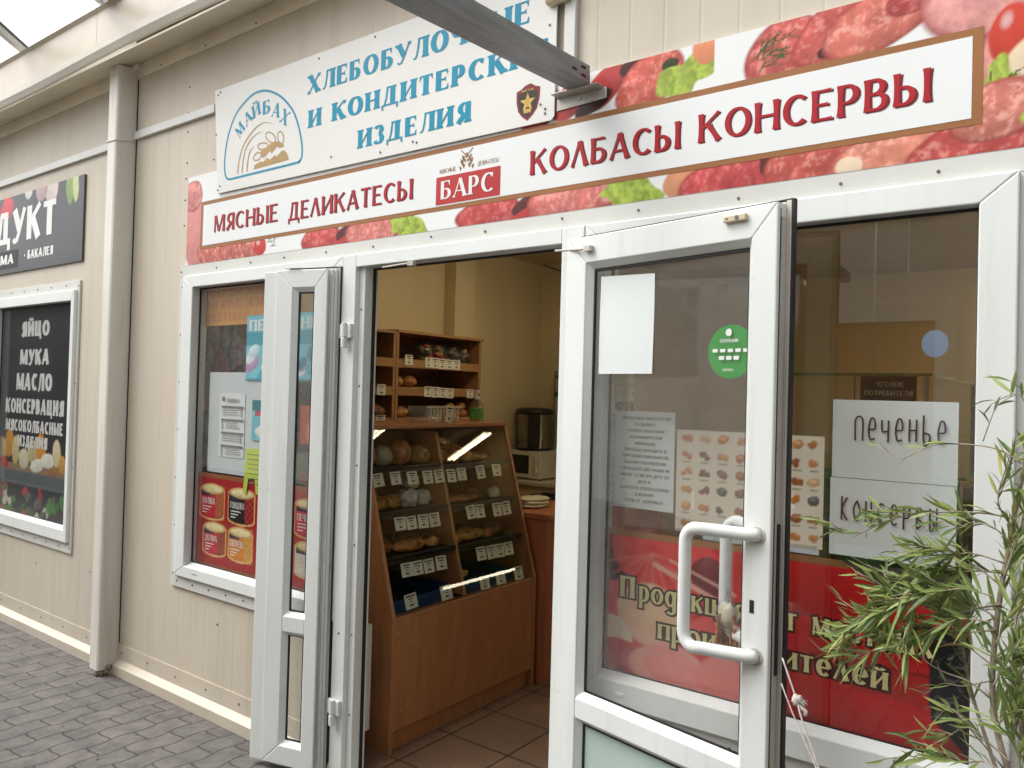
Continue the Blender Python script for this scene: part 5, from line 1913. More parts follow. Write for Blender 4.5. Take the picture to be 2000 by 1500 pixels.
luminaire('ceiling_lamp', .22, 4.68, .66, .16, 'short fluorescent lamp at the back of the shop, mirrored in the bread cabinet glass')
luminaire('ceiling_lamp', -.10, 2.90, .66, .16, 'fluorescent lamp in the middle of the shop ceiling')
luminaire('ceiling_lamp', -2.45, 1.75, 1.2, .16, 'added fluorescent lamp over the bread shelves, put in to light the side wall', 'y')  # added lamp, no such fitting visible; brightens the wall by the shelves

# ---- bread shelf unit along the left wall
rk = thing('bread_shelving', 'tall beech shelf unit with bread and wrapped goods against the side wall', 'shelf unit', (-3.70, 1.2, FZ))
RX0, RX1 = -3.895, -3.50
def board(name, x0, x1, y0, y1, z0, z1, par, mat, bev=.002):
    m = MB(); m.box(x0, x1, y0, y1, z0, z1)
    return part(name, m, mat, par, bevel=bev)
for y in (.28, 1.285, 1.312, 2.135):
    board('side_panel', RX0, RX1, y, y + .022, FZ, 1.965 if y < 1.3 else 1.975, rk, M_WOODR)
board('back_panel', RX0 - .003, RX0, .28, 2.157, FZ, 1.98, rk, M_WOODR, 0)
board('top_panel', RX0, RX1 + .006, .28, 1.307, 1.966, 1.982, rk, M_WOODR)
board('top_panel', RX0, RX1 + .012, 1.3085, 2.17, 1.976, 1.994, rk, M_WOODR)
SH = (1.812, 1.634, 1.438, 1.20, .90, .60, .30)
for z in SH:
    for y0, y1 in ((.3025, 1.2845), (1.3345, 2.1345)):
        m = MB(); m.box(RX0, RX1 - .002, y0, y1, z - .018, z); m.box(RX1 - .018, RX1 - .001, y0, y1, z - .055, z - .0185)
        part('shelf', m, M_WOODR, rk, bevel=.0015)

# ---- sloped glass bread cabinet
XF, XT, ZB, ZT = -2.3846, -2.614, .625, 1.427
cs = thing('bread_display_case', 'cherry wood bread cabinet with a sloping glass front just inside the door', 'display cabinet', (-2.7, .77, FZ))
nrm_c = Vector((ZT - ZB, 0, XF - XT)).normalized()
side = [(-3.0, FZ), (XF, FZ), (XF, ZB), (XT, ZT), (-3.0, ZT)]
for y in (.232, 1.286):
    m = MB(); m.prism(side, lambda a, b, d: (a, d, b), y, y + .020)
    part('side_panel', m, M_WOODC, cs, bevel=.0015)
m = MB(); m.prism([(-3.0, ZB), (XF - .03, ZB), (XT - .02, ZT - .022), (-3.0, ZT - .022)], lambda a, b, d: (a, d, b), .738, .758)
part('partition', m, M_WOODC, cs, bevel=.001)
board('front_panel', XF - .022, XF - .004, .2525, 1.2855, .135, ZB - .002, cs, M_WOODC)
board('plinth', XF - .05, XF - .03, .2525, 1.2855, FZ, .134, cs, M_WOODC)
board('deck', -2.99, XF - .026, .2525, 1.2855, .585, .605, cs, M_WOODC)
board('top_panel', -3.02, XT + .004, .225, 1.312, ZT + .0005, ZT + .020, cs, M_WOODC)
m = MB()
gq = [(XF - .006, ZB), (XT - .004, ZT - .001), (XT - .008, ZT - .001), (XF - .010, ZB)]
m.prism(gq, lambda a, b, d: (a, d, b), .2525, 1.2855)
part('glass_front', m, M_GLASSC, cs)


def gx(z):                        # glass line at height z
    return XF + (XT - XF) * (z - ZB) / (ZT - ZB)


def case_shelf(z, y0, y1):
    x1 = gx(z) - .022
    m = MB(); m.box(-2.96, x1, y0, y1, z - .010, z); m.box(x1 - .006, x1, y0, y1, z - .022, z + .008)
    part('tray_shelf', m, M_SHELFK, cs, bevel=.001)


case_shelf(1.246, .2535, .737); case_shelf(1.236, .759, 1.285)
case_shelf(1.048, .2535, .737); case_shelf(1.036, .759, 1.285)
case_shelf(.856, .2535, .737); case_shelf(.846, .759, 1.285)
m = MB(); screws(m, [], 0)
for y, z in ((.30, .22), (.36, .5), (.27, .56)):
    m.tube([(XF + .0, y, z), (XF + .002, y, z)], .003, 6)
m.tube([(XF - .0, .62, .57), (XF + .002, .62, .57)], .003, 6)
part('screws', m, M_BEIGE, cs)

# ---- price tags
ORD = ['first', 'second', 'third', 'fourth', 'fifth', 'sixth', 'seventh', 'eighth', 'ninth']


def tag_at(centre, w_, h_, kind, label, group, tilt=0.0, seed=0):
    """a paper card with printed lines; kind: 'glass' follows the sloping pane, 'shelf' stands upright facing +X, 'front' free"""
    if kind == 'glass':
        up = Vector((XT - XF, 0, ZT - ZB)).normalized()
        n = nrm_c
    else:
        up = Vector((0, 0, 1)); n = Vector((1, 0, 0))
    r = up.cross(n).normalized()
    r = -r if r.y < 0 else r
    ca, sa = math.cos(tilt), math.sin(tilt)
    r, up = r * ca + up * sa, up * ca - r * sa
    M = Matrix.Identity(4)
    for i in range(3):
        M[i][0], M[i][1], M[i][2], M[i][3] = r[i], up[i], n[i], centre[i]
    mb = MB(M)
    mb.box(-w_ / 2, w_ / 2, -h_ / 2, h_ / 2, -.0006, 0)
    mb.cur = 1
    q = random.Random(seed)
    for zf, wf, hf in ((.34, .8, .09), (.16, .5, .07), (-.02, .25, .05), (-.26, .35, .11)):
        a = w_ * wf * q.uniform(.7, 1.05) / 2
        mb.box(-a, a, h_ * (zf - hf / 2), h_ * (zf + hf / 2), .0001, .0004)
    return solo('price_tag', mb, [M_TAG, M_INKK], label, 'price tag', group)


def on_glass(px, py, off=-.016):
    r = _ray(px, py); o = np.array([0, -DIST, EYE]); n = np.array(nrm_c)
    B = np.array([XF, 0, ZB]) + n * off
    t = np.dot(B - o, n) / np.dot(r, n)
    return Vector(tuple(o + r * t))


rows = [('the top cabinet tray', [(738, 938, 24, 27), (773, 934, 21, 26), (806, 933, 21, 26), (836, 932, 20, 26), (858, 930, 20, 26), (882, 929, 18, 26), (902, 926, 18, 25), (939, 922, 17, 26), (970, 918, 17, 23)]),
        ('the middle cabinet tray, near half', [(782, 1023, 22, 27), (804, 1021, 21, 27), (827, 1018, 21, 28), (849, 1015, 21, 28)]),
        ('the middle cabinet tray, far half', [(920, 1000, 18, 27), (938, 998, 18, 27), (971, 995, 17, 27), (989, 992, 17, 27)]),
        ('the lower cabinet tray, near half', [(795, 1113, 23, 29), (816, 1109, 21, 29), (838, 1105, 21, 29), (862, 1099, 22, 29)]),
        ('the lower cabinet tray, far half', [(940, 1081, 19, 27), (960, 1078, 18, 27), (977, 1075, 17, 27), (994, 1071, 17, 26)]),
        ('the bottom edge of the cabinet glass', [(803, 1174, 25, 31), (872, 1157, 23, 30), (947, 1138, 19, 27), (978, 1128, 19, 27), (1013, 1119, 18, 27)])]
sd_ = 0
for where, lst in rows:
    for i, (px, py, wp_, hp_) in enumerate(lst):
        sd_ += 1
        c = on_glass(px, py, -.017 - .0009 * (i % 2))
        a = on_glass(px - wp_ / 2, py, -.017); b = on_glass(px + wp_ / 2, py, -.017)
        e = on_glass(px, py - hp_ / 2, -.017); f2 = on_glass(px, py + hp_ / 2, -.017)
        tag_at(c, (b - a).length * .97, (e - f2).length * .95, 'glass', f'{ORD[i]} price tag from the door along {where}', 'price tags on the glass bread cabinet', random.uniform(-.05, .05), sd_)
rows = [('the top shelf of the tall shelf unit', [(799, 703, 16, 20), (837, 708, 13, 20), (850, 709, 14, 20), (864, 711, 14, 20), (878, 712, 14, 19), (892, 713, 14, 19)]),
        ('the middle shelf of the tall shelf unit', [(745, 761, 17, 21), (836, 765, 15, 20), (851, 766, 14, 20), (865, 767, 14, 19), (879, 768, 14, 19), (918, 769, 13, 17)]),
        ('the lower shelf of the tall shelf unit', [(722, 821, 20, 20), (743, 820, 20, 20)])]
for where, lst in rows:
    for i, (px, py, wp_, hp_) in enumerate(lst):
        sd_ += 1
        X_ = RX1 + .003 + .001 * (i % 2)
        c = atx(px, py, X_); a = atx(px - wp_ / 2, py, X_); b = atx(px + wp_ / 2, py, X_); e = atx(px, py - hp_ / 2, X_); f2 = atx(px, py + hp_ / 2, X_)
        tag_at(c, (b - a).length * .97, (e - f2).length, 'shelf', f'{ORD[i]} price tag from the door along {where}', 'price tags on the tall shelf unit', random.uniform(-.03, .03), sd_)

# ---- bread and bagged goods


def bagged(name, inner_name, c, r, mat, label, cat, group=None, seed=0, bagr=1.12, top=.5, amp=.12, rotz=0.0):
    t = thing(name, label, cat, (c[0], c[1], c[2]), group)
    m = MB(); m.blob((c[0], c[1], c[2] + r[2] * .86), r, amp, 2.2, seed, 24, 14, flat=.14, rotz=rotz)
    part(inner_name, m, mat, t, smooth=True)
    m = MB(); m.blob((c[0], c[1], c[2] + r[2] * 1.0), (r[0] * bagr, r[1] * bagr, r[2] * bagr), .22, 5.0, seed + 20, 26, 16, flat=.10, top=r[2] * top, rotz=rotz)
    part('plastic_bag', m, M_FILM, t, smooth=True)
    return t


def loaf(name, c, r, mat, label, cat='bread', group=None, seed=0, rotz=0.0, amp=.12):
    m = MB(); m.blob((c[0], c[1], c[2] + r[2] * .86), r, amp, 2.4, seed, 24, 14, flat=.14, rotz=rotz)
    return solo(name, m, mat, label, cat, group, smooth=True)


z1 = 1.2465
bagged('bagged_loaf', 'loaf', (-2.70, .315, z1), (.075, .062, .065), M_BREAD, 'bagged round brown loaf nearest the door on the top cabinet tray', 'bread', 'bagged loaves in the glass cabinet', 1)
bagged('bagged_loaf', 'loaf', (-2.685, .425, z1), (.06, .048, .052), mk('pale_loaf', (.50, .42, .28), .7, .15, 30, bump=.4, bs=90), 'bagged pale white loaf between brown loaves on the top cabinet tray', 'bread', 'bagged loaves in the glass cabinet', 2)
bagged('bagged_loaf', 'loaf', (-2.70, .545, z1), (.075, .060, .068), M_BREAD, 'bagged tall brown loaf right of the pale loaf on the top cabinet tray', 'bread', 'bagged loaves in the glass cabinet', 3, top=.9)
bagged('bagged_loaf', 'loaf', (-2.68, .665, z1), (.065, .052, .050), M_BREADL, 'small bagged golden loaf beside the cabinet partition', 'bread', 'bagged loaves in the glass cabinet', 4)
loaf('bun', (-2.78, .80, 1.2365), (.06, .06, .055), M_BREADD, 'glossy dark bun behind others on the top cabinet tray', 'bun', 'buns on the top tray', 5)
loaf('bun', (-2.69, .80, 1.2365), (.06, .058, .045), M_BREADL, 'golden bun at the front, right of the cabinet partition', 'bun', 'buns on the top tray', 6)
loaf('bun', (-2.77, .925, 1.2365), (.06, .06, .055), M_BREADD, 'dark round bun under the lamp reflection on the top cabinet tray', 'bun', 'buns on the top tray', 7)
loaf('bun', (-2.68, .915, 1.2365), (.055, .06, .042), M_BREAD, 'brown bun at the front under the lamp reflection', 'bun', 'buns on the top tray', 8)
bagged('flat_bread_bag', 'flat_bread', (-2.70, 1.12, 1.2365), (.07, .10, .028), M_BREADL, 'bagged flat bread at the far end of the top cabinet tray', 'bread', None, 9, top=.2)
z2 = 1.0485
for i, (y, x, mt, zz, lb_) in enumerate(((.30, -2.64, M_BREADL, 0, 'golden bun at the near front corner of the middle cabinet tray'), (.38, -2.65, M_BREAD, 0, 'brown bun at the front of the pile on the middle cabinet tray'), (.31, -2.74, M_BREADD, 0, 'dark bun at the back of the pile on the middle cabinet tray'),
                                         (.42, -2.74, M_BREADD, 0, 'dark bun at the back, near the white puff bags'), (.345, -2.69, M_BREAD, .060, 'brown bun lying on top of the bun pile'), (.475, -2.66, M_BREADL, 0, 'golden bun beside the white puff bags'))):
    loaf('bun', (x, y, z2 + zz), (.05, .048, .036), mt, lb_, 'bun', 'buns piled on the middle tray', 30 + i, .3 * i, .2)
bagged('puff_bag', 'puffs', (-2.64, .565, z2), (.05, .050, .045), M_WHITEB, 'bag of white puffs at the front of the middle cabinet tray', 'snack bag', 'bags of white puffs', 40, top=.3, amp=.35)
bagged('puff_bag', 'puffs', (-2.645, .668, z2), (.05, .046, .040), M_WHITEB, 'bag of white puffs nearest the cabinet partition', 'snack bag', 'bags of white puffs', 41, top=.3, amp=.35)
bagged('puff_bag', 'puffs', (-2.67, .610, z2 + .083), (.045, .045, .040), M_WHITEB, 'bag of white puffs stacked on two others', 'snack bag', 'bags of white puffs', 42, top=.3, amp=.35)
bagged('dark_pastry_pack', 'pastry', (-2.64, .95, 1.0365), (.06, .14, .022), M_BREADD, 'flat dark pastry pack on the far half of the middle cabinet tray', 'pastry', None, 43, top=.3)
loaf('white_roll', (-2.62, 1.215, 1.0365), (.032, .035, .032), M_WHITEB, 'small white wrapped roll at the far end of the middle cabinet tray', 'roll', None, 44)
z3 = .8565
loaf('round_roll', (-2.56, .285, z3), (.045, .040, .036), M_BREADL, 'round golden roll in the near corner of the lower cabinet tray', 'roll', None, 50)
loaf('long_loaf', (-2.56, .50, z3), (.045, .105, .032), M_BREAD, 'long brown loaf on the near half of the lower cabinet tray', 'bread', None, 51)
loaf('small_loaf', (-2.555, .645, z3), (.035, .045, .028), M_BREADL, 'small golden loaf touching the partition on the lower cabinet tray', 'bread', None, 52)
bagged('baguette_bag', 'baguette', (-2.57, .93, .8465), (.05, .13, .034), M_BREADL, 'bagged golden baguette on the far half of the lower cabinet tray', 'bread', None, 53, top=.3)
bagged('pale_roll_bag', 'roll', (-2.58, 1.15, .8465), (.045, .08, .038), M_BREADD, 'crumpled bag of brown rolls at the far end of the lower cabinet tray', 'bread', None, 54, top=.5)
def tray(y0, y1, label):
    t = MB()
    x0, x1, z = -2.90, -2.47, .606
    t.box(x0, x1, y0, y1, z, z + .008)
    t.box(x0, x0 + .008, y0, y1, z + .0085, z + .075); t.box(x1 - .008, x1, y0, y1, z + .0085, z + .060)
    t.box(x0 + .0085, x1 - .0085, y0, y0 + .008, z + .0085, z + .070); t.box(x0 + .0085, x1 - .0085, y1 - .008, y1, z + .0085, z + .070)
    solo('plastic_tray', t, M_BLUE, label, 'tray', 'blue trays on the cabinet deck', bevel=.003)
tray(.262, .72, 'large dark blue plastic tray on the near half of the cabinet deck')
tray(.775, 1.20, 'blue plastic tray on the far half of the cabinet deck')
loaf('biscuit_heap', (-2.50, .80, .69), (.03, .05, .02), M_BREADL, 'pale biscuits heaped over the tray rim beside the partition', 'biscuits', None, 60, 0, .5)
for i, (x, y, zt, r, mt, lb_) in enumerate((
        (-2.80, .36, z1, (.06, .06, .055), M_BREAD, 'brown loaf in the back row of the top cabinet tray, nearest the door'),
        (-2.80, .50, z1, (.06, .06, .055), M_BREADL, 'golden loaf in the back row of the top cabinet tray'),
        (-2.80, .63, z1, (.06, .06, .055), M_BREADD, 'dark loaf in the back row of the top cabinet tray'),
        (-2.78, 1.04, 1.2365, (.06, .06, .05), M_BREAD, 'brown loaf behind the flat bread bag'),
        (-2.66, 1.015, 1.2365, (.04, .04, .035), M_BREADL, 'little golden roll beside the flat bread bag'),
        (-2.72, .66, z2, (.05, .05, .04), M_BREADD, 'dark bun behind the white puff bags'),
        (-2.72, .84, 1.0365, (.05, .06, .035), M_BREAD, 'brown roll behind the dark pastry pack'),
        (-2.70, 1.10, 1.0365, (.05, .05, .03), M_BREADD, 'dark roll near the small white wrapped roll'),
        (-2.64, .38, z3, (.05, .08, .035), M_BREADD, 'dark loaf behind the long brown loaf'),
        (-2.65, .58, z3, (.05, .08, .035), M_BREAD, 'brown loaf behind the small golden loaf'),
        (-2.55, .80, .8465, (.035, .04, .03), M_BREADL, 'golden roll beside the partition on the lower tray, far half'),
        (-2.56, 1.06, .8465, (.035, .045, .03), M_BREAD, 'brown roll between the baguette bag and the crumpled bag'))):
    loaf('loaf', (x, y, zt), r, mt, lb_, 'bread', 'loose loaves in the glass cabinet', 700 + i, .2 * i, .2)
# tall shelf goods
def candy(y, x, z, mt, r, label, sdn):
    t = thing('sweet_bag', label, 'sweet bag', (x, y, z), 'bags of sweets on the top shelf')
    m = MB()
    q = random.Random(sdn)
    for k in range(26):
        a = q.random() * 6.28; rr_ = q.random() ** .5
        hz = q.random()
        m.cur = q.choice((0, 0, 1, 2, 3)) if mt != 'd' else q.choice((2, 3, 3, 1))
        m.blob((x + r[0] * .75 * (1 - hz * .6) * rr_ * math.cos(a), y + r[1] * .75 * (1 - hz * .6) * rr_ * math.sin(a), z + .018 + hz * r[2] * 1.1), (.028, .026, .020), .25, 3, sdn * 20 + k, 9, 6)
    part('sweets', m, M_CANDY, t, smooth=True)
    m = MB(); m.blob((x, y, z + r[2] * .8), (r[0] * 1.05, r[1] * 1.05, r[2]), .25, 5, sdn + 70, 24, 14, flat=.2, top=r[2] * .6)
    part('plastic_bag', m, M_FILM, t, smooth=True)
z_ = 1.8125
candy(1.66, -3.60, z_, 'r', (.075, .075, .085), 'bag of red wrapped sweets, leftmost on the top shelf', 1)
candy(1.80, -3.60, z_, 'r', (.075, .080, .078), 'bag of mixed red and gold sweets on the top shelf', 2)
candy(1.94, -3.60, z_, 'd', (.075, .078, .075), 'bag of dark green sweets on the top shelf', 3)
candy(2.06, -3.60, z_, 'd', (.07, .06, .062), 'bag of dark sweets in the far corner of the top shelf', 4)
candy(1.02, -3.58, z_, 'd', (.06, .06, .085), 'bag of pale and dark sweets by the door jamb on the top shelf', 5)
bagged('bagged_bread', 'loaf', (-3.60, 1.39, 1.6345), (.07, .045, .040), M_BREADL, 'wrapped pale loaf next to the shelf divider', 'bread', 'loaves on the middle shelf', 70, top=.4)
loaf('loaf', (-3.60, 1.50, 1.6345), (.08, .055, .042), M_BREAD, 'golden brown loaf second from the shelf divider', 'bread', 'loaves on the middle shelf', 71)
bagged('bagged_bread', 'loaf', (-3.58, 1.175, 1.4385), (.10, .075, .045), M_BREADD, 'wrapped dark loaf on the lower shelf left of the divider', 'bread', 'loaves on the lower shelf', 72, top=.3)
bagged('bagged_bread', 'loaf', (-3.58, 1.03, 1.4385), (.10, .07, .042), M_BREADD, 'wrapped dark loaf on the lower shelf by the door jamb', 'bread', 'loaves on the lower shelf', 73, top=.3)
loaf('loaf', (-3.60, 1.43, 1.4385), (.08, .06, .040), M_BREADL, 'golden loaf on the lower shelf right of the divider', 'bread', 'loaves on the lower shelf', 74)
for i, (y, zz) in enumerate(((1.86, 0), (1.95, 0), (2.04, 0), (1.90, .045), (2.02, .05))):
    loaf('mini_loaf', (-3.58, y, 1.4385 + zz), (.05, .040, .030), M_BREADL if i % 2 else M_BREAD, ['small bun at the near end of the lower shelf heap', 'small bun in the middle of the lower shelf heap', 'small bun at the far end of the lower shelf heap', 'small bun on top of the near end of the heap', 'small bun on top of the far end of the heap'][i], 'bun', 'small buns heaped on the lower shelf', 80 + i)
for i, y in enumerate((1.42, 1.62, 1.85)):
    bagged('bagged_bread', 'loaf', (-3.60, y, 1.2005), (.08, .075, .05), M_BREADD, ['wrapped loaf behind the cabinet top by the divider', 'wrapped loaf in the middle of the shelf behind the cabinet', 'wrapped loaf at the far end of the shelf behind the cabinet'][i], 'bread', 'loaves behind the glass cabinet', 90 + i)
# things on top of the cabinet
ZTOP = ZT + .0205
p = atx(848, 828, -2.74)
bk = thing('clear_basket', 'clear plastic basket on top of the bread cabinet', 'basket', (p.x, p.y, ZTOP))
m = MB()
hy = .135
q4 = [(-.07, -hy), (.07, -hy), (.07, hy), (-.07, hy)]
vs = [(p.x + a * .85, p.y + b * .9, ZTOP + .001) for a, b in q4] + [(p.x + a, p.y + b, ZTOP + .085) for a, b in q4]
vs += [(p.x + a * .95, p.y + b * .97, ZTOP + .085) for a, b in q4] + [(p.x + a * .81, p.y + b * .87, ZTOP + .005) for a, b in q4]
m.add(vs, [(k, (k + 1) % 4, 4 + (k + 1) % 4, 4 + k) for k in range(4)] + [(4 + k, 4 + (k + 1) % 4, 8 + (k + 1) % 4, 8 + k) for k in range(4)] + [(8 + k, 8 + (k + 1) % 4, 12 + (k + 1) % 4, 12 + k) for k in range(4)] + [(0, 1, 2, 3), (12, 13, 14, 15)])
part('basket_wall', m, M_FILM, bk)
m = MB()
for k in range(9):
    y = p.y - hy * .8 + k * hy * .2
    m.box(p.x + .066, p.x + .071, y - .003, y + .003, ZTOP + .004, ZTOP + .080)
m.box(p.x + .068, p.x + .075, p.y - hy, p.y + hy, ZTOP + .078, ZTOP + .086)
part('rib', m, M_BEIGE, bk)
tag_at(Vector((p.x + .078, p.y + .03, ZTOP + .045)), .055, .085, 'shelf', 'white price tag leaning on the clear plastic basket', 'price tags on the glass bread cabinet', -.15, 99)
p = atx(930, 829, -2.72)
sb = thing('soap_dispenser', 'pump bottle with a green label on top of the bread cabinet', 'soap bottle', (p.x, p.y, ZTOP))
m = MB(); m.lathe([(.036, 0), (.040, .006), (.040, .085), (.034, .105), (.016, .118), (.014, .124)], (p.x, p.y, ZTOP), 18)
part('bottle', m, M_SOAP, sb, smooth=True)
m = MB(); m.lathe([(.0405, .018), (.0408, .022), (.0408, .072), (.0405, .076)], (p.x, p.y, ZTOP), 18)
part('label', m, M_SOAPG, sb, smooth=True)
m = MB(); m.lathe([(.016, .1245), (.016, .140), (.006, .142), (.006, .165), (.012, .166), (.012, .176)], (p.x, p.y, ZTOP), 12); m.tube([(p.x, p.y, ZTOP + .171), (p.x + .03, p.y - .02, ZTOP + .171), (p.x + .036, p.y - .024, ZTOP + .160)], .005, 6)
part('pump', m, M_INKW, sb)

# ---- counter behind the cabinet
zc = atx(1065, 1008, -2.33).z
ct = thing('sales_counter', 'red brown counter behind the bread cabinet', 'counter', (-2.6, 2.0, FZ))
board('counter_body', -2.90, -2.345, 1.345, 2.75, FZ, zc - .03, ct, M_WOODK)
board('counter_top', -2.92, -2.315, 1.325, 2.80, zc - .0295, zc, ct, M_WOODK)
board('small_shelf', -2.344, -2.20, 1.62, 2.4, .74, .765, ct, M_WOODK)
c = atz(1042, 990, zc)
m = MB()
for k in range(3):
    m.blob((c.x - .01 * k, c.y + .015 * k, zc + .012 + .016 * k), (.075, .11, .014), .3, 3, 200 + k, 18, 8, flat=.2)
solo('folded_cloth', m, M_CLOTH, 'cream folded cloth lying on the red brown counter', 'cloth', smooth=True)
c = atz(1070, 973, zc)
m = MB(); m.box(c.x - .10, c.x + .16, c.y - .06, c.y + .10, zc + .001, zc + .022); m.box(c.x - .02, c.x + .10, c.y - .03, c.y + .06, zc + .0225, zc + .035)
solo('black_scale', m, M_BLACK, 'flat black device lying behind the folded cloth', 'scale', bevel=.004)
# table with microwave and boiler
tb = thing('back_table', 'pale table in the back corner under the microwave', 'table', (-3.55, 3.15, FZ))
board('table_top', -3.89, -3.22, 2.90, 3.44, .885, .915, tb, M_CLOTH)
board('drawer_front', -3.86, -3.25, 2.93, 3.40, .80, .8845, tb, M_BEIGE)
for x in (-3.86, -3.30):
    for y in (2.94, 3.36):
        board('leg', x, x + .05, y, y + .05, FZ, .7995, tb, M_BEIGE)
mwv = thing('microwave_oven', 'white microwave oven on the pale back table', 'microwave', (-3.70, 3.15, .916))
board('body', -3.885, -3.545, 3.00, 3.30, .926, 1.150, mwv, M_APPL, .006)
for x in (-3.86, -3.58):
    board('foot', x, x + .03, 3.02, 3.05, .916, .9255, mwv, M_BLACK)
dr = board('door', -3.875, -3.625, 2.988, 2.9995, .936, 1.140, mwv, M_APPL, .003)
m = MB(); m.box(-3.85, -3.650, 2.984, 2.9875, .965, 1.115)
part('door_window', m, M_BLACK, dr)
for z in (1.09, 1.0):
    m = MB(); m.tube([(-3.585, 2.9995, z), (-3.585, 2.98, z)], .018, 14)
    part('knob', m, M_CLOTH, mwv)
by_, bx_ = 3.14, -3.712
bl = thing('water_boiler', 'dark and steel electric water boiler on top of the microwave', 'water boiler', (bx_, by_, 1.151))
m = MB(); m.lathe([(.150, 0.0005), (.152, .012), (.150, .02)], (bx_, by_, 1.151), 24); part('base', m, M_BLACK, bl)
m = MB(); m.lathe([(.128, .0205), (.128, .085), (.138, .090), (.138, .295)], (bx_, by_, 1.151), 28); part('tank', m, M_BOILER, bl, smooth=False)
m = MB(); m.lathe([(.150, .2955), (.156, .31), (.152, .335), (.10, .350), (.02, .352)], (bx_, by_, 1.151), 28); part('lid', m, M_BLACK, bl, smooth=True)
m = MB(); m.box(bx_ + .045, bx_ + .118, by_ - .158, by_ - .08, 1.172, 1.446); part('control_strip', m, M_BLACK, bl, bevel=.006)
m = MB(); m.tube([(bx_ - .06, by_ - .13, 1.215), (bx_ - .07, by_ - .18, 1.21), (bx_ - .07, by_ - .185, 1.18)], .010, 8); part('tap', m, M_BOILER, bl, smooth=True)
# whale patterned curtain
cv = Canvas(-3.62, -2.9, .35, 1.80, .01, (.42, .37, .25))
for i, (x, z) in enumerate(((-3.55, 1.76), (-3.50, 1.46), (-3.52, 1.24), (-3.56, 1.06), (-3.57, 1.62), (-3.40, 1.60), (-3.36, 1.30), (-3.42, 1.02), (-3.25, 1.70), (-3.2, 1.4), (-3.24, 1.12), (-3.54, .92), (-3.3, .8), (-3.05, 1.55), (-3.02, 1.2), (-3.5, .6), (-3.2, .55))):
    cv.plain(x, z, .065, .028, random.uniform(-.5, .5), (.012, .085, .14), .3, .2)
    cv.plain(x + .055, z + .025, .025, .014, .7, (.012, .085, .14), .3, .2)
    cv.plain(x + .060, z + .012, .022, .012, -.5, (.012, .085, .14), .3, .2)
wc = thing('whale_curtain', 'beige curtain printed with blue whales hiding a shelf in the back corner', 'curtain', (-3.26, 3.30, .35))
cv.mesh('curtain_cloth', plane_y(3.30), M_PRINTM, wc)
m = MB(); m.box(-3.63, -2.89, 3.302, 3.32, .34, 1.81); part('curtain_frame', m, M_SHELF2, wc)
# convector heater beside the door
ht = thing('wall_heater', 'white electric heater box standing between the door jamb and the bread cabinet', 'heater', (-2.45, .12, .17))
m = MB(); m.box(-2.52, -2.425, .075, .155, .17, .615); part('heater_box', m, M_APPL, ht, bevel=.004)
m = MB()
for z in (.575, .59, .195, .21):
    m.tube([(-2.4249, .10, z), (-2.422, .10, z)], .006, 8)
part('vent', m, M_BLACK, ht)

# ---- goods seen behind the display window
gd = thing('display_rail', 'thin rail with hooks behind the top of the display window', 'rail', (-3.3, .22, 1.93))
m = MB(); m.tube([(-3.85, .22, 1.93), (-2.75, .22, 1.93)], .006, 6); part('rod', m, M_APPL, gd)
m = MB(); m.tube([(-3.85, .22, 1.80), (-2.75, .22, 1.80)], .004, 6); part('lower_rod', m, M_APPL, gd)
cols_ = [mk('cloth_lilac', (.32, .25, .38), .8, .4, 30), mk('cloth_pink', (.42, .10, .20), .8, .4, 30), mk('cloth_sky', (.35, .45, .52), .8, .4, 30), mk('cloth_teal', (.06, .22, .26), .8, .4, 30), mk('cloth_grey', (.34, .34, .36), .8, .4, 30)]
qq = random.Random(5)
hang = [(412, 690, 0), (424, 660, 2), (434, 700, 1), (444, 668, 2), (452, 700, 3), (460, 690, 0), (472, 695, 4), (428, 720, 0), (447, 716, 1), (462, 668, 4), (480, 690, 0)]
for i, (px, py, ci) in enumerate(hang):
    c = at(px, py, .22)
    m = MB()
    L = qq.uniform(.11, .17)
    m.blob((c.x, c.y, c.z), (.030, .022, L / 2), .5, 3, 300 + i, 12, 12, top=.0)
    m.tube([(c.x, c.y, c.z + L * .4), (c.x, .22, 1.93)], .002, 4)
    nm_ = ['lilac', 'pink', 'sky blue', 'teal', 'grey'][ci]
    solo('hanging_garment', m, cols_[ci], f'small {nm_} cloth item, {["first", "second", "third", "fourth", "fifth", "sixth", "seventh", "eighth", "ninth", "tenth", "eleventh"][sorted(h[0] for h in hang).index(px)]} from the window frame on the display rail', 'garment', 'small garments hung on the display rail', smooth=True)
c = at(394, 850, .15)
bagged('carrier_bag', 'contents', (c.x, .16, c.z - .12), (.07, .05, .13), MATS['cloth_teal'], 'see-through carrier bag low behind the display window', 'bag', None, 320, top=.7)
sh = thing('window_shelving', 'dark shelf stack behind the display window', 'shelving', (-3.3, .45, FZ))
for z in (.66, 1.0, 1.35, 1.62):
    board('shelf', -3.88, -3.05, .34, .60, z, z + .02, sh, M_SHELF2)
board('back_panel', -3.88, -3.05, .602, .615, FZ, 1.78, sh, M_SHELF2)
for x in (-3.88, -3.07):
    board('side_panel', x, x + .018, .32, .3395, FZ, 1.78, sh, M_SHELF2)

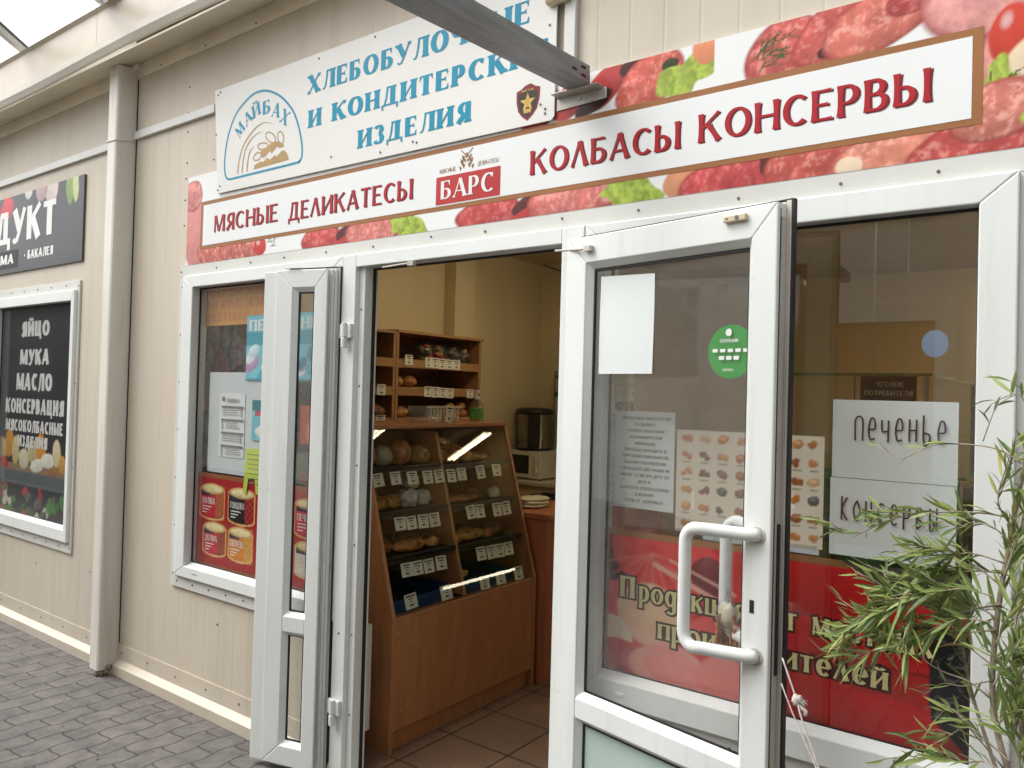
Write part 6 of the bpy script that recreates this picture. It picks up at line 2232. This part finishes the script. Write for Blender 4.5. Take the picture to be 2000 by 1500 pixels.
# ---- refrigerated counter and board seen through the right window
fr_ = thing('glass_counter', 'refrigerated counter with green edged glass behind the right window', 'display counter', (-.65, 1.9, FZ))
board('base', -1.0, -.32, .75, 3.1, FZ, .80, fr_, M_APPL)
board('deck', -.98, -.34, .77, 3.08, .8005, .82, fr_, M_SHELF2)
board('back_panel', -.33, -.31, .75, 3.1, .8005, 1.34, fr_, M_SHELF2)
for x0, x1, y0, y1, z0, z1 in ((-1.0, -.985, .75, 3.1, .825, 1.36), (-.984, -.34, .75, .762, .825, 1.36), (-1.0, -.32, .75, 3.1, 1.3605, 1.372), (-.96, -.36, .80, 3.05, 1.10, 1.108), (-1.02, -.42, .72, 2.2, 1.70, 1.710)):
    m = MB(); m.box(x0, x1, y0, y1, z0, z1)
    part('glass_panel', m, M_GLASSG, fr_)
for x, y in ((-.98, .80), (-.45, .80), (-.98, 2.1), (-.45, 2.1)):
    m = MB(); m.tube([(x, y, 1.3725), (x, y, 1.6995)], .008, 8); part('post', m, M_ALU, fr_)
m = MB(); m.tube([(-1.012, 2.1, .96), (-1.012, 2.95, .96)], .011, 8)
part('lamp_tube', m, M_LAMP2, fr_)
for i, (y, ci) in enumerate(((1.0, 0), (1.25, 1), (1.5, 3), (1.8, 0), (2.1, 1), (2.4, 3))):
    loaf('sausage_pack', (-.7, y, 1.1085), (.15, .07, .045), M_CANDY[ci], f'{ORD[i]} sausage pack from the window on the glass counter shelf', 'sausage', 'sausage packs in the glass counter', 400 + i)
c = at(1738, 762, .9)
nb_ = thing('consumer_board', 'dark blue consumer information board hung inside behind the handwritten sheets', 'notice board', (c.x, .9, c.z))
m = MB(); m.box(c.x - .10, c.x + .085, .90, .915, c.z - .30, c.z + .045); part('board', m, M_NAVY, nb_, bevel=.002)
m = MB()
write(m, 'УГОЛОК', c.x - .045, c.x + .045, c.z + .012, c.z + .030, plane_y(.90), T=.2, t=.13, d=.001)
write(m, 'ПОТРЕБИТЕЛЯ', c.x - .085, c.x + .075, c.z - .020, c.z - .002, plane_y(.90), T=.2, t=.13, d=.001)
part('lettering', m, M_INKW, nb_, normals=False)
m = MB(); m.tube([(c.x - .06, .907, c.z + .045), (c.x - .06, .907, 2.749)], .002, 4); m.tube([(c.x + .05, .907, c.z + .045), (c.x + .05, .907, 2.749)], .002, 4)
part('hanging_wire', m, M_ALU, nb_)

# ---- bag of sticks on the back handle, and the white string
c = MR @ Vector((.545, -T_ - .055, 1.05))
q_ = at(1422, 1195, c.y)
sk = thing('stick_bag', 'clear bag of brown bread sticks hung on the back handle of the open door', 'snack bag', tuple(q_))
m = MB()
for k in range(16):
    a = random.uniform(-.022, .022); b = random.uniform(-.015, .015)
    m.tube([(q_.x + a, q_.y + b, q_.z - .005), (q_.x + a * 1.6 + random.uniform(-.006, .006), q_.y + b, q_.z - .105 - random.uniform(0, .03))], .0042, 6)
part('sticks', m, M_STICKS, sk)
m = MB(); m.blob((q_.x, q_.y, q_.z - .012), (.034, .024, .045), .4, 4, 500, 20, 14, top=.03)
part('plastic_bag', m, M_FILM, sk, smooth=True)
m = MB(); m.blob((q_.x, q_.y, q_.z - .012), (.026, .018, .034), .4, 4, 501, 16, 10); part('crumbs', m, M_CLOTH, sk, smooth=True)
m = MB(); m.tube([q_ + Vector((0, 0, .03)), (c.x, c.y, c.z)], .0025, 5); part('tie', m, M_FILM, sk)

st = thing('tie_string', 'frayed white string with a knot hanging past the door edge towards the shrub', 'string', tuple(at(1555, 1370, -.30)))
def cord(pts, Y0, Y1, r):
    n = len(pts)
    m = MB()
    P3 = [tuple(at(px, py, Y0 + (Y1 - Y0) * i / (n - 1))) for i, (px, py) in enumerate(pts)]
    m.tube(dense(P3, 4), r, 6)
    return m
m = cord([(1528, 1285), (1540, 1320), (1556, 1368), (1566, 1405), (1585, 1460), (1604, 1515)], -.27, -.33, .0022)
m2 = cord([(1526, 1335), (1545, 1385), (1568, 1440), (1590, 1490), (1600, 1515)], -.27, -.33, .0018)
m.add(m2.v, m2.f)
part('cord', m, M_STRING, st, smooth=True)
k_ = at(1557, 1368, -.29)
m = MB()
m.blob(tuple(k_), (.012, .010, .013), .5, 3, 600, 14, 10)
for k in range(16):
    a = random.uniform(-.4, 2.2)
    e = k_ + Vector((math.cos(a) * random.uniform(.012, .028), random.uniform(-.01, .01), math.sin(a) * .012 - .004 - random.uniform(0, .02)))
    m.tube([k_, (k_ + e) / 2 + Vector((0, 0, .004)), e], .0011, 4)
e = at(1572, 1398, -.29)
m.tube(dense([tuple(k_), tuple(at(1562, 1380, -.292)), tuple(at(1574, 1390, -.292)), tuple(e)], 4), [.005] * 12 + [.003], 6)
part('knot', m, M_STRING, st, smooth=True)

# ================================================================== THE SHRUB IN FRONT
PB = at(2035, 1700, -.42)
pl = thing('potted_shrub', 'leafy shrub with narrow willow-like leaves in front of the right window', 'shrub', (PB.x, PB.y, GZ))
m = MB(); m.lathe([(.13, 0.001), (.17, .25), (.185, .25), (.185, .29), (.165, .29), (.16, .25)], (PB.x, PB.y, GZ), 24); part('pot', m, M_TERRA, pl, smooth=False)
m = MB(); m.lathe([(.001, .255), (.159, .252), (.159, .248)], (PB.x, PB.y, GZ), 20); part('soil', m, M_SOIL, pl)
q = random.Random(21)
tw = MB(); lv = MB()


def leafblade(p, d, L, w_, nrm):
    """a narrow pointed leaf, folded along its midrib and bent"""
    d = d.normalized()
    s = d.cross(nrm).normalized()
    n = s.cross(d).normalized()
    bend = q.uniform(-.5, .9)
    sidec = q.uniform(-.14, .14)
    pr = []
    for t, k in ((0, .08), (.22, .75), (.5, 1.0), (.78, .62), (1, .0)):
        c = p + d * (L * t) - Vector((0, 0, 1)) * (bend * L * t * t * .5) + s * (sidec * L * t * t)
        pr.append((c, w_ * k))
    vs = []
    for c, k in pr[:-1]:
        vs += [tuple(c - s * k + n * k * .35), tuple(c), tuple(c + s * k + n * k * .35)]
    vs.append(tuple(pr[-1][0]))
    fs = []
    for i in range(3):
        a = i * 3
        fs += [(a, a + 1, a + 4, a + 3), (a + 1, a + 2, a + 5, a + 4)]
    fs += [(9, 10, 12), (10, 11, 12)]
    lv.add(vs, fs)


def branch(pts, Y0, Y1, r0, r1, leaves=1.0, start=.15, L=.058, wob=.012, sub=2):
    n = len(pts)
    P3 = []
    for i, (px, py) in enumerate(pts):
        t = i / (n - 1)
        P3.append(tuple(at(px, py, Y0 + (Y1 - Y0) * t + q.uniform(-wob, wob))))
    P3 = dense(P3, 4)
    rs = [r0 + (r1 - r0) * i / (len(P3) - 1) for i in range(len(P3))]
    tw.tube(P3, rs, 6)
    V = [Vector(p) for p in P3]
    tot = sum((V[i + 1] - V[i]).length for i in range(len(V) - 1))
    if leaves <= 0:
        return V
    cnt = int(tot / .0110 * leaves * (1.35 if leaves > 1.15 else .9))
    for k in range(cnt):
        t = start + (1 - start) * (k + q.random()) / cnt
        f_i = t * (len(V) - 1)
        i = min(int(f_i), len(V) - 2)
        p = V[i].lerp(V[i + 1], f_i - i)
        tg = (V[i + 1] - V[i]).normalized()
        a = q.uniform(0, 6.28)
        o = tg.orthogonal().normalized()
        side_ = Matrix.Rotation(a, 3, tg) @ o
        sp = q.uniform(.35, .95)
        d = tg * math.cos(sp) + side_ * math.sin(sp) + Vector((0, 0, .18))
        LL = L * q.uniform(.55, 1.25)
        leafblade(p, d, LL, LL * q.uniform(.052, .085), Vector((q.uniform(-1, 1), q.uniform(-1, 1), q.uniform(.2, 1))))
    if sub:
        for k in range(int(tot / .10 * leaves) + 1):
            t = q.uniform(.3, .95)
            i = min(int(t * (len(V) - 1)), len(V) - 2)
            tg = (V[i + 1] - V[i]).normalized()
            d = (tg + Vector((q.uniform(-.9, .9), q.uniform(-.7, .5), q.uniform(-.5, .9)))).normalized()
            ll = q.uniform(.05, .11)
            b0 = V[i]
            b1 = b0 + d * ll * .5 + Vector((0, 0, .006)); b2 = b0 + d * ll
            tw.tube([b0, b1, b2], [.0013, .001, .0007], 5)
            for j in range(int(5 * leaves) + 3):
                s = (j + q.random()) / (int(5 * leaves) + 3)
                p = b0.lerp(b2, s)
                o = Matrix.Rotation(q.uniform(0, 6.28), 3, d) @ d.orthogonal().normalized()
                sp = q.uniform(.3, .9)
                LL = L * q.uniform(.5, 1.1)
                leafblade(p, d * math.cos(sp) + o * math.sin(sp), LL, LL * q.uniform(.052, .085), Vector((q.uniform(-1, 1), q.uniform(-1, 1), q.uniform(.2, 1))))
    return V


YS = -.42
# main stems
branch([(2035, 1690), (1990, 1560), (1950, 1440), (1938, 1330), (1950, 1190), (1968, 1080), (1990, 960), (2030, 820)], YS, YS + .02, .007, .0035, .55, .3)
branch([(2040, 1690), (2010, 1500), (1990, 1380), (2000, 1240), (2030, 1080)], YS - .05, YS, .006, .003, .7, .2)
branch([(2030, 1690), (1960, 1540), (1925, 1440), (1900, 1360), (1882, 1280), (1878, 1200)], YS + .04, YS + .06, .005, .0025, .35, .5)
branch([(2040, 1690), (2030, 1480), (2000, 1350), (1975, 1290), (1990, 1180)], YS - .08, YS - .06, .005, .002, .8, .2)
# twigs across the window
branch([(1985, 1015), (1930, 1003), (1860, 1000), (1790, 1004), (1730, 1018), (1680, 1040), (1625, 1040)], YS, YS + .05, .0022, .0008, .85, .12)
branch([(1995, 905), (1950, 878), (1890, 868), (1820, 870), (1760, 895), (1712, 868)], YS, YS + .03, .0018, .0007, .26, .35, sub=0)
branch([(1920, 862), (1935, 820), (1950, 790), (1985, 770)], YS, YS, .0012, .0007, .5, .2, sub=0)
branch([(2010, 800), (1990, 770), (1965, 775), (1935, 790)], YS, YS, .0012, .0007, .7, .2, sub=0)
branch([(2005, 790), (2000, 765), (1975, 745)], YS, YS, .0012, .0007, .6, .1, sub=0)
branch([(1960, 1120), (1900, 1115), (1830, 1128), (1770, 1160), (1720, 1150)], YS, YS + .05, .0022, .0008, 1.5, .12)
branch([(1955, 1180), (1880, 1195), (1810, 1215), (1740, 1235), (1680, 1222), (1640, 1250)], YS, YS + .06, .0024, .0008, 1.5, .12)
branch([(1962, 1100), (1890, 1080), (1830, 1100), (1770, 1128), (1740, 1145)], YS - .03, YS + .02, .0020, .0008, 1.2, .15)
branch([(1950, 1210), (1880, 1170), (1800, 1175), (1740, 1190), (1700, 1200)], YS - .02, YS + .04, .0020, .0008, 1.7, .1)
branch([(1945, 1230), (1880, 1235), (1800, 1225), (1750, 1255), (1690, 1275), (1650, 1290)], YS, YS + .06, .0020, .0008, 1.0, .15)
branch([(1930, 1360), (1890, 1330), (1850, 1315), (1820, 1300), (1790, 1275)], YS, YS + .03, .0022, .0012, .12, .7, sub=0)
branch([(1940, 1165), (1880, 1150), (1820, 1160), (1760, 1185)], YS - .05, YS, .002, .0008, 1.5, .1)
branch([(1935, 1215), (1870, 1210), (1800, 1240), (1745, 1265)], YS - .04, YS + .02, .002, .0008, 1.3, .1)
branch([(1950, 1140), (1890, 1095), (1830, 1075), (1790, 1085)], YS - .02, YS + .02, .002, .0008, 1.0, .2)
branch([(1985, 1040), (1950, 985), (1960, 930), (1990, 890)], YS, YS - .02, .0018, .0008, 1.1, .1)
branch([(1975, 1060), (1940, 1030), (1900, 1020), (1870, 1035)], YS - .03, YS - .02, .0018, .0008, 1.0, .15)
branch([(1960, 1130), (1985, 1060), (2010, 1000)], YS - .04, YS - .05, .002, .001, 1.4, .1)
branch([(1945, 1260), (1975, 1190), (2005, 1130)], YS - .05, YS - .05, .002, .001, 1.6, .1)
branch([(1940, 1340), (1970, 1290), (2010, 1250)], YS - .05, YS - .05, .002, .001, 1.6, .1)
branch([(1945, 1420), (1985, 1370), (2020, 1330)], YS - .05, YS - .05, .002, .001, 1.5, .1)
branch([(1975, 1490), (1930, 1450), (1890, 1420), (1850, 1440), (1820, 1455)], YS - .03, YS + .02, .002, .0008, .8, .2)
branch([(1960, 1500), (1900, 1430), (1860, 1385), (1830, 1400)], YS, YS + .02, .002, .0008, .5, .3, sub=1)
branch([(1990, 1540), (1930, 1490), (1880, 1490), (1830, 1480), (1770, 1490)], YS - .05, YS, .002, .0008, .9, .2)
branch([(2010, 1560), (1990, 1480), (1980, 1420), (2000, 1360)], YS - .06, YS - .06, .002, .0008, 1.2, .1)
branch([(1935, 1330), (1880, 1340), (1840, 1335), (1800, 1360)], YS, YS + .04, .0016, .0008, .35, .4, sub=0)
branch([(1938, 1300), (1900, 1270), (1870, 1250), (1850, 1210)], YS, YS + .02, .0016, .0008, 1.0, .2)
part('stem', tw, M_TWIG, pl, smooth=True)
part('leaves', lv, M_LEAF, pl, normals=False)

# ================================================================== GRIT ON THE PAVING
m = MB()
q = random.Random(77)
for k in range(260):
    if k < 150:
        x, y = q.uniform(-9, -2.9), -.04 - abs(q.gauss(0, .05))
    else:
        x, y = q.uniform(-8, -2.4), -q.uniform(.1, 1.6)
    r = q.uniform(.0015, .005)
    m.blob((x, y, GZ + r * .4), (r, r * q.uniform(.7, 1.4), r * .7), .5, 3, k, 6, 4)
solo('gravel', m, M_DIRT, 'scattered grit lying along the foot of the shop wall', 'grit', kind='stuff')
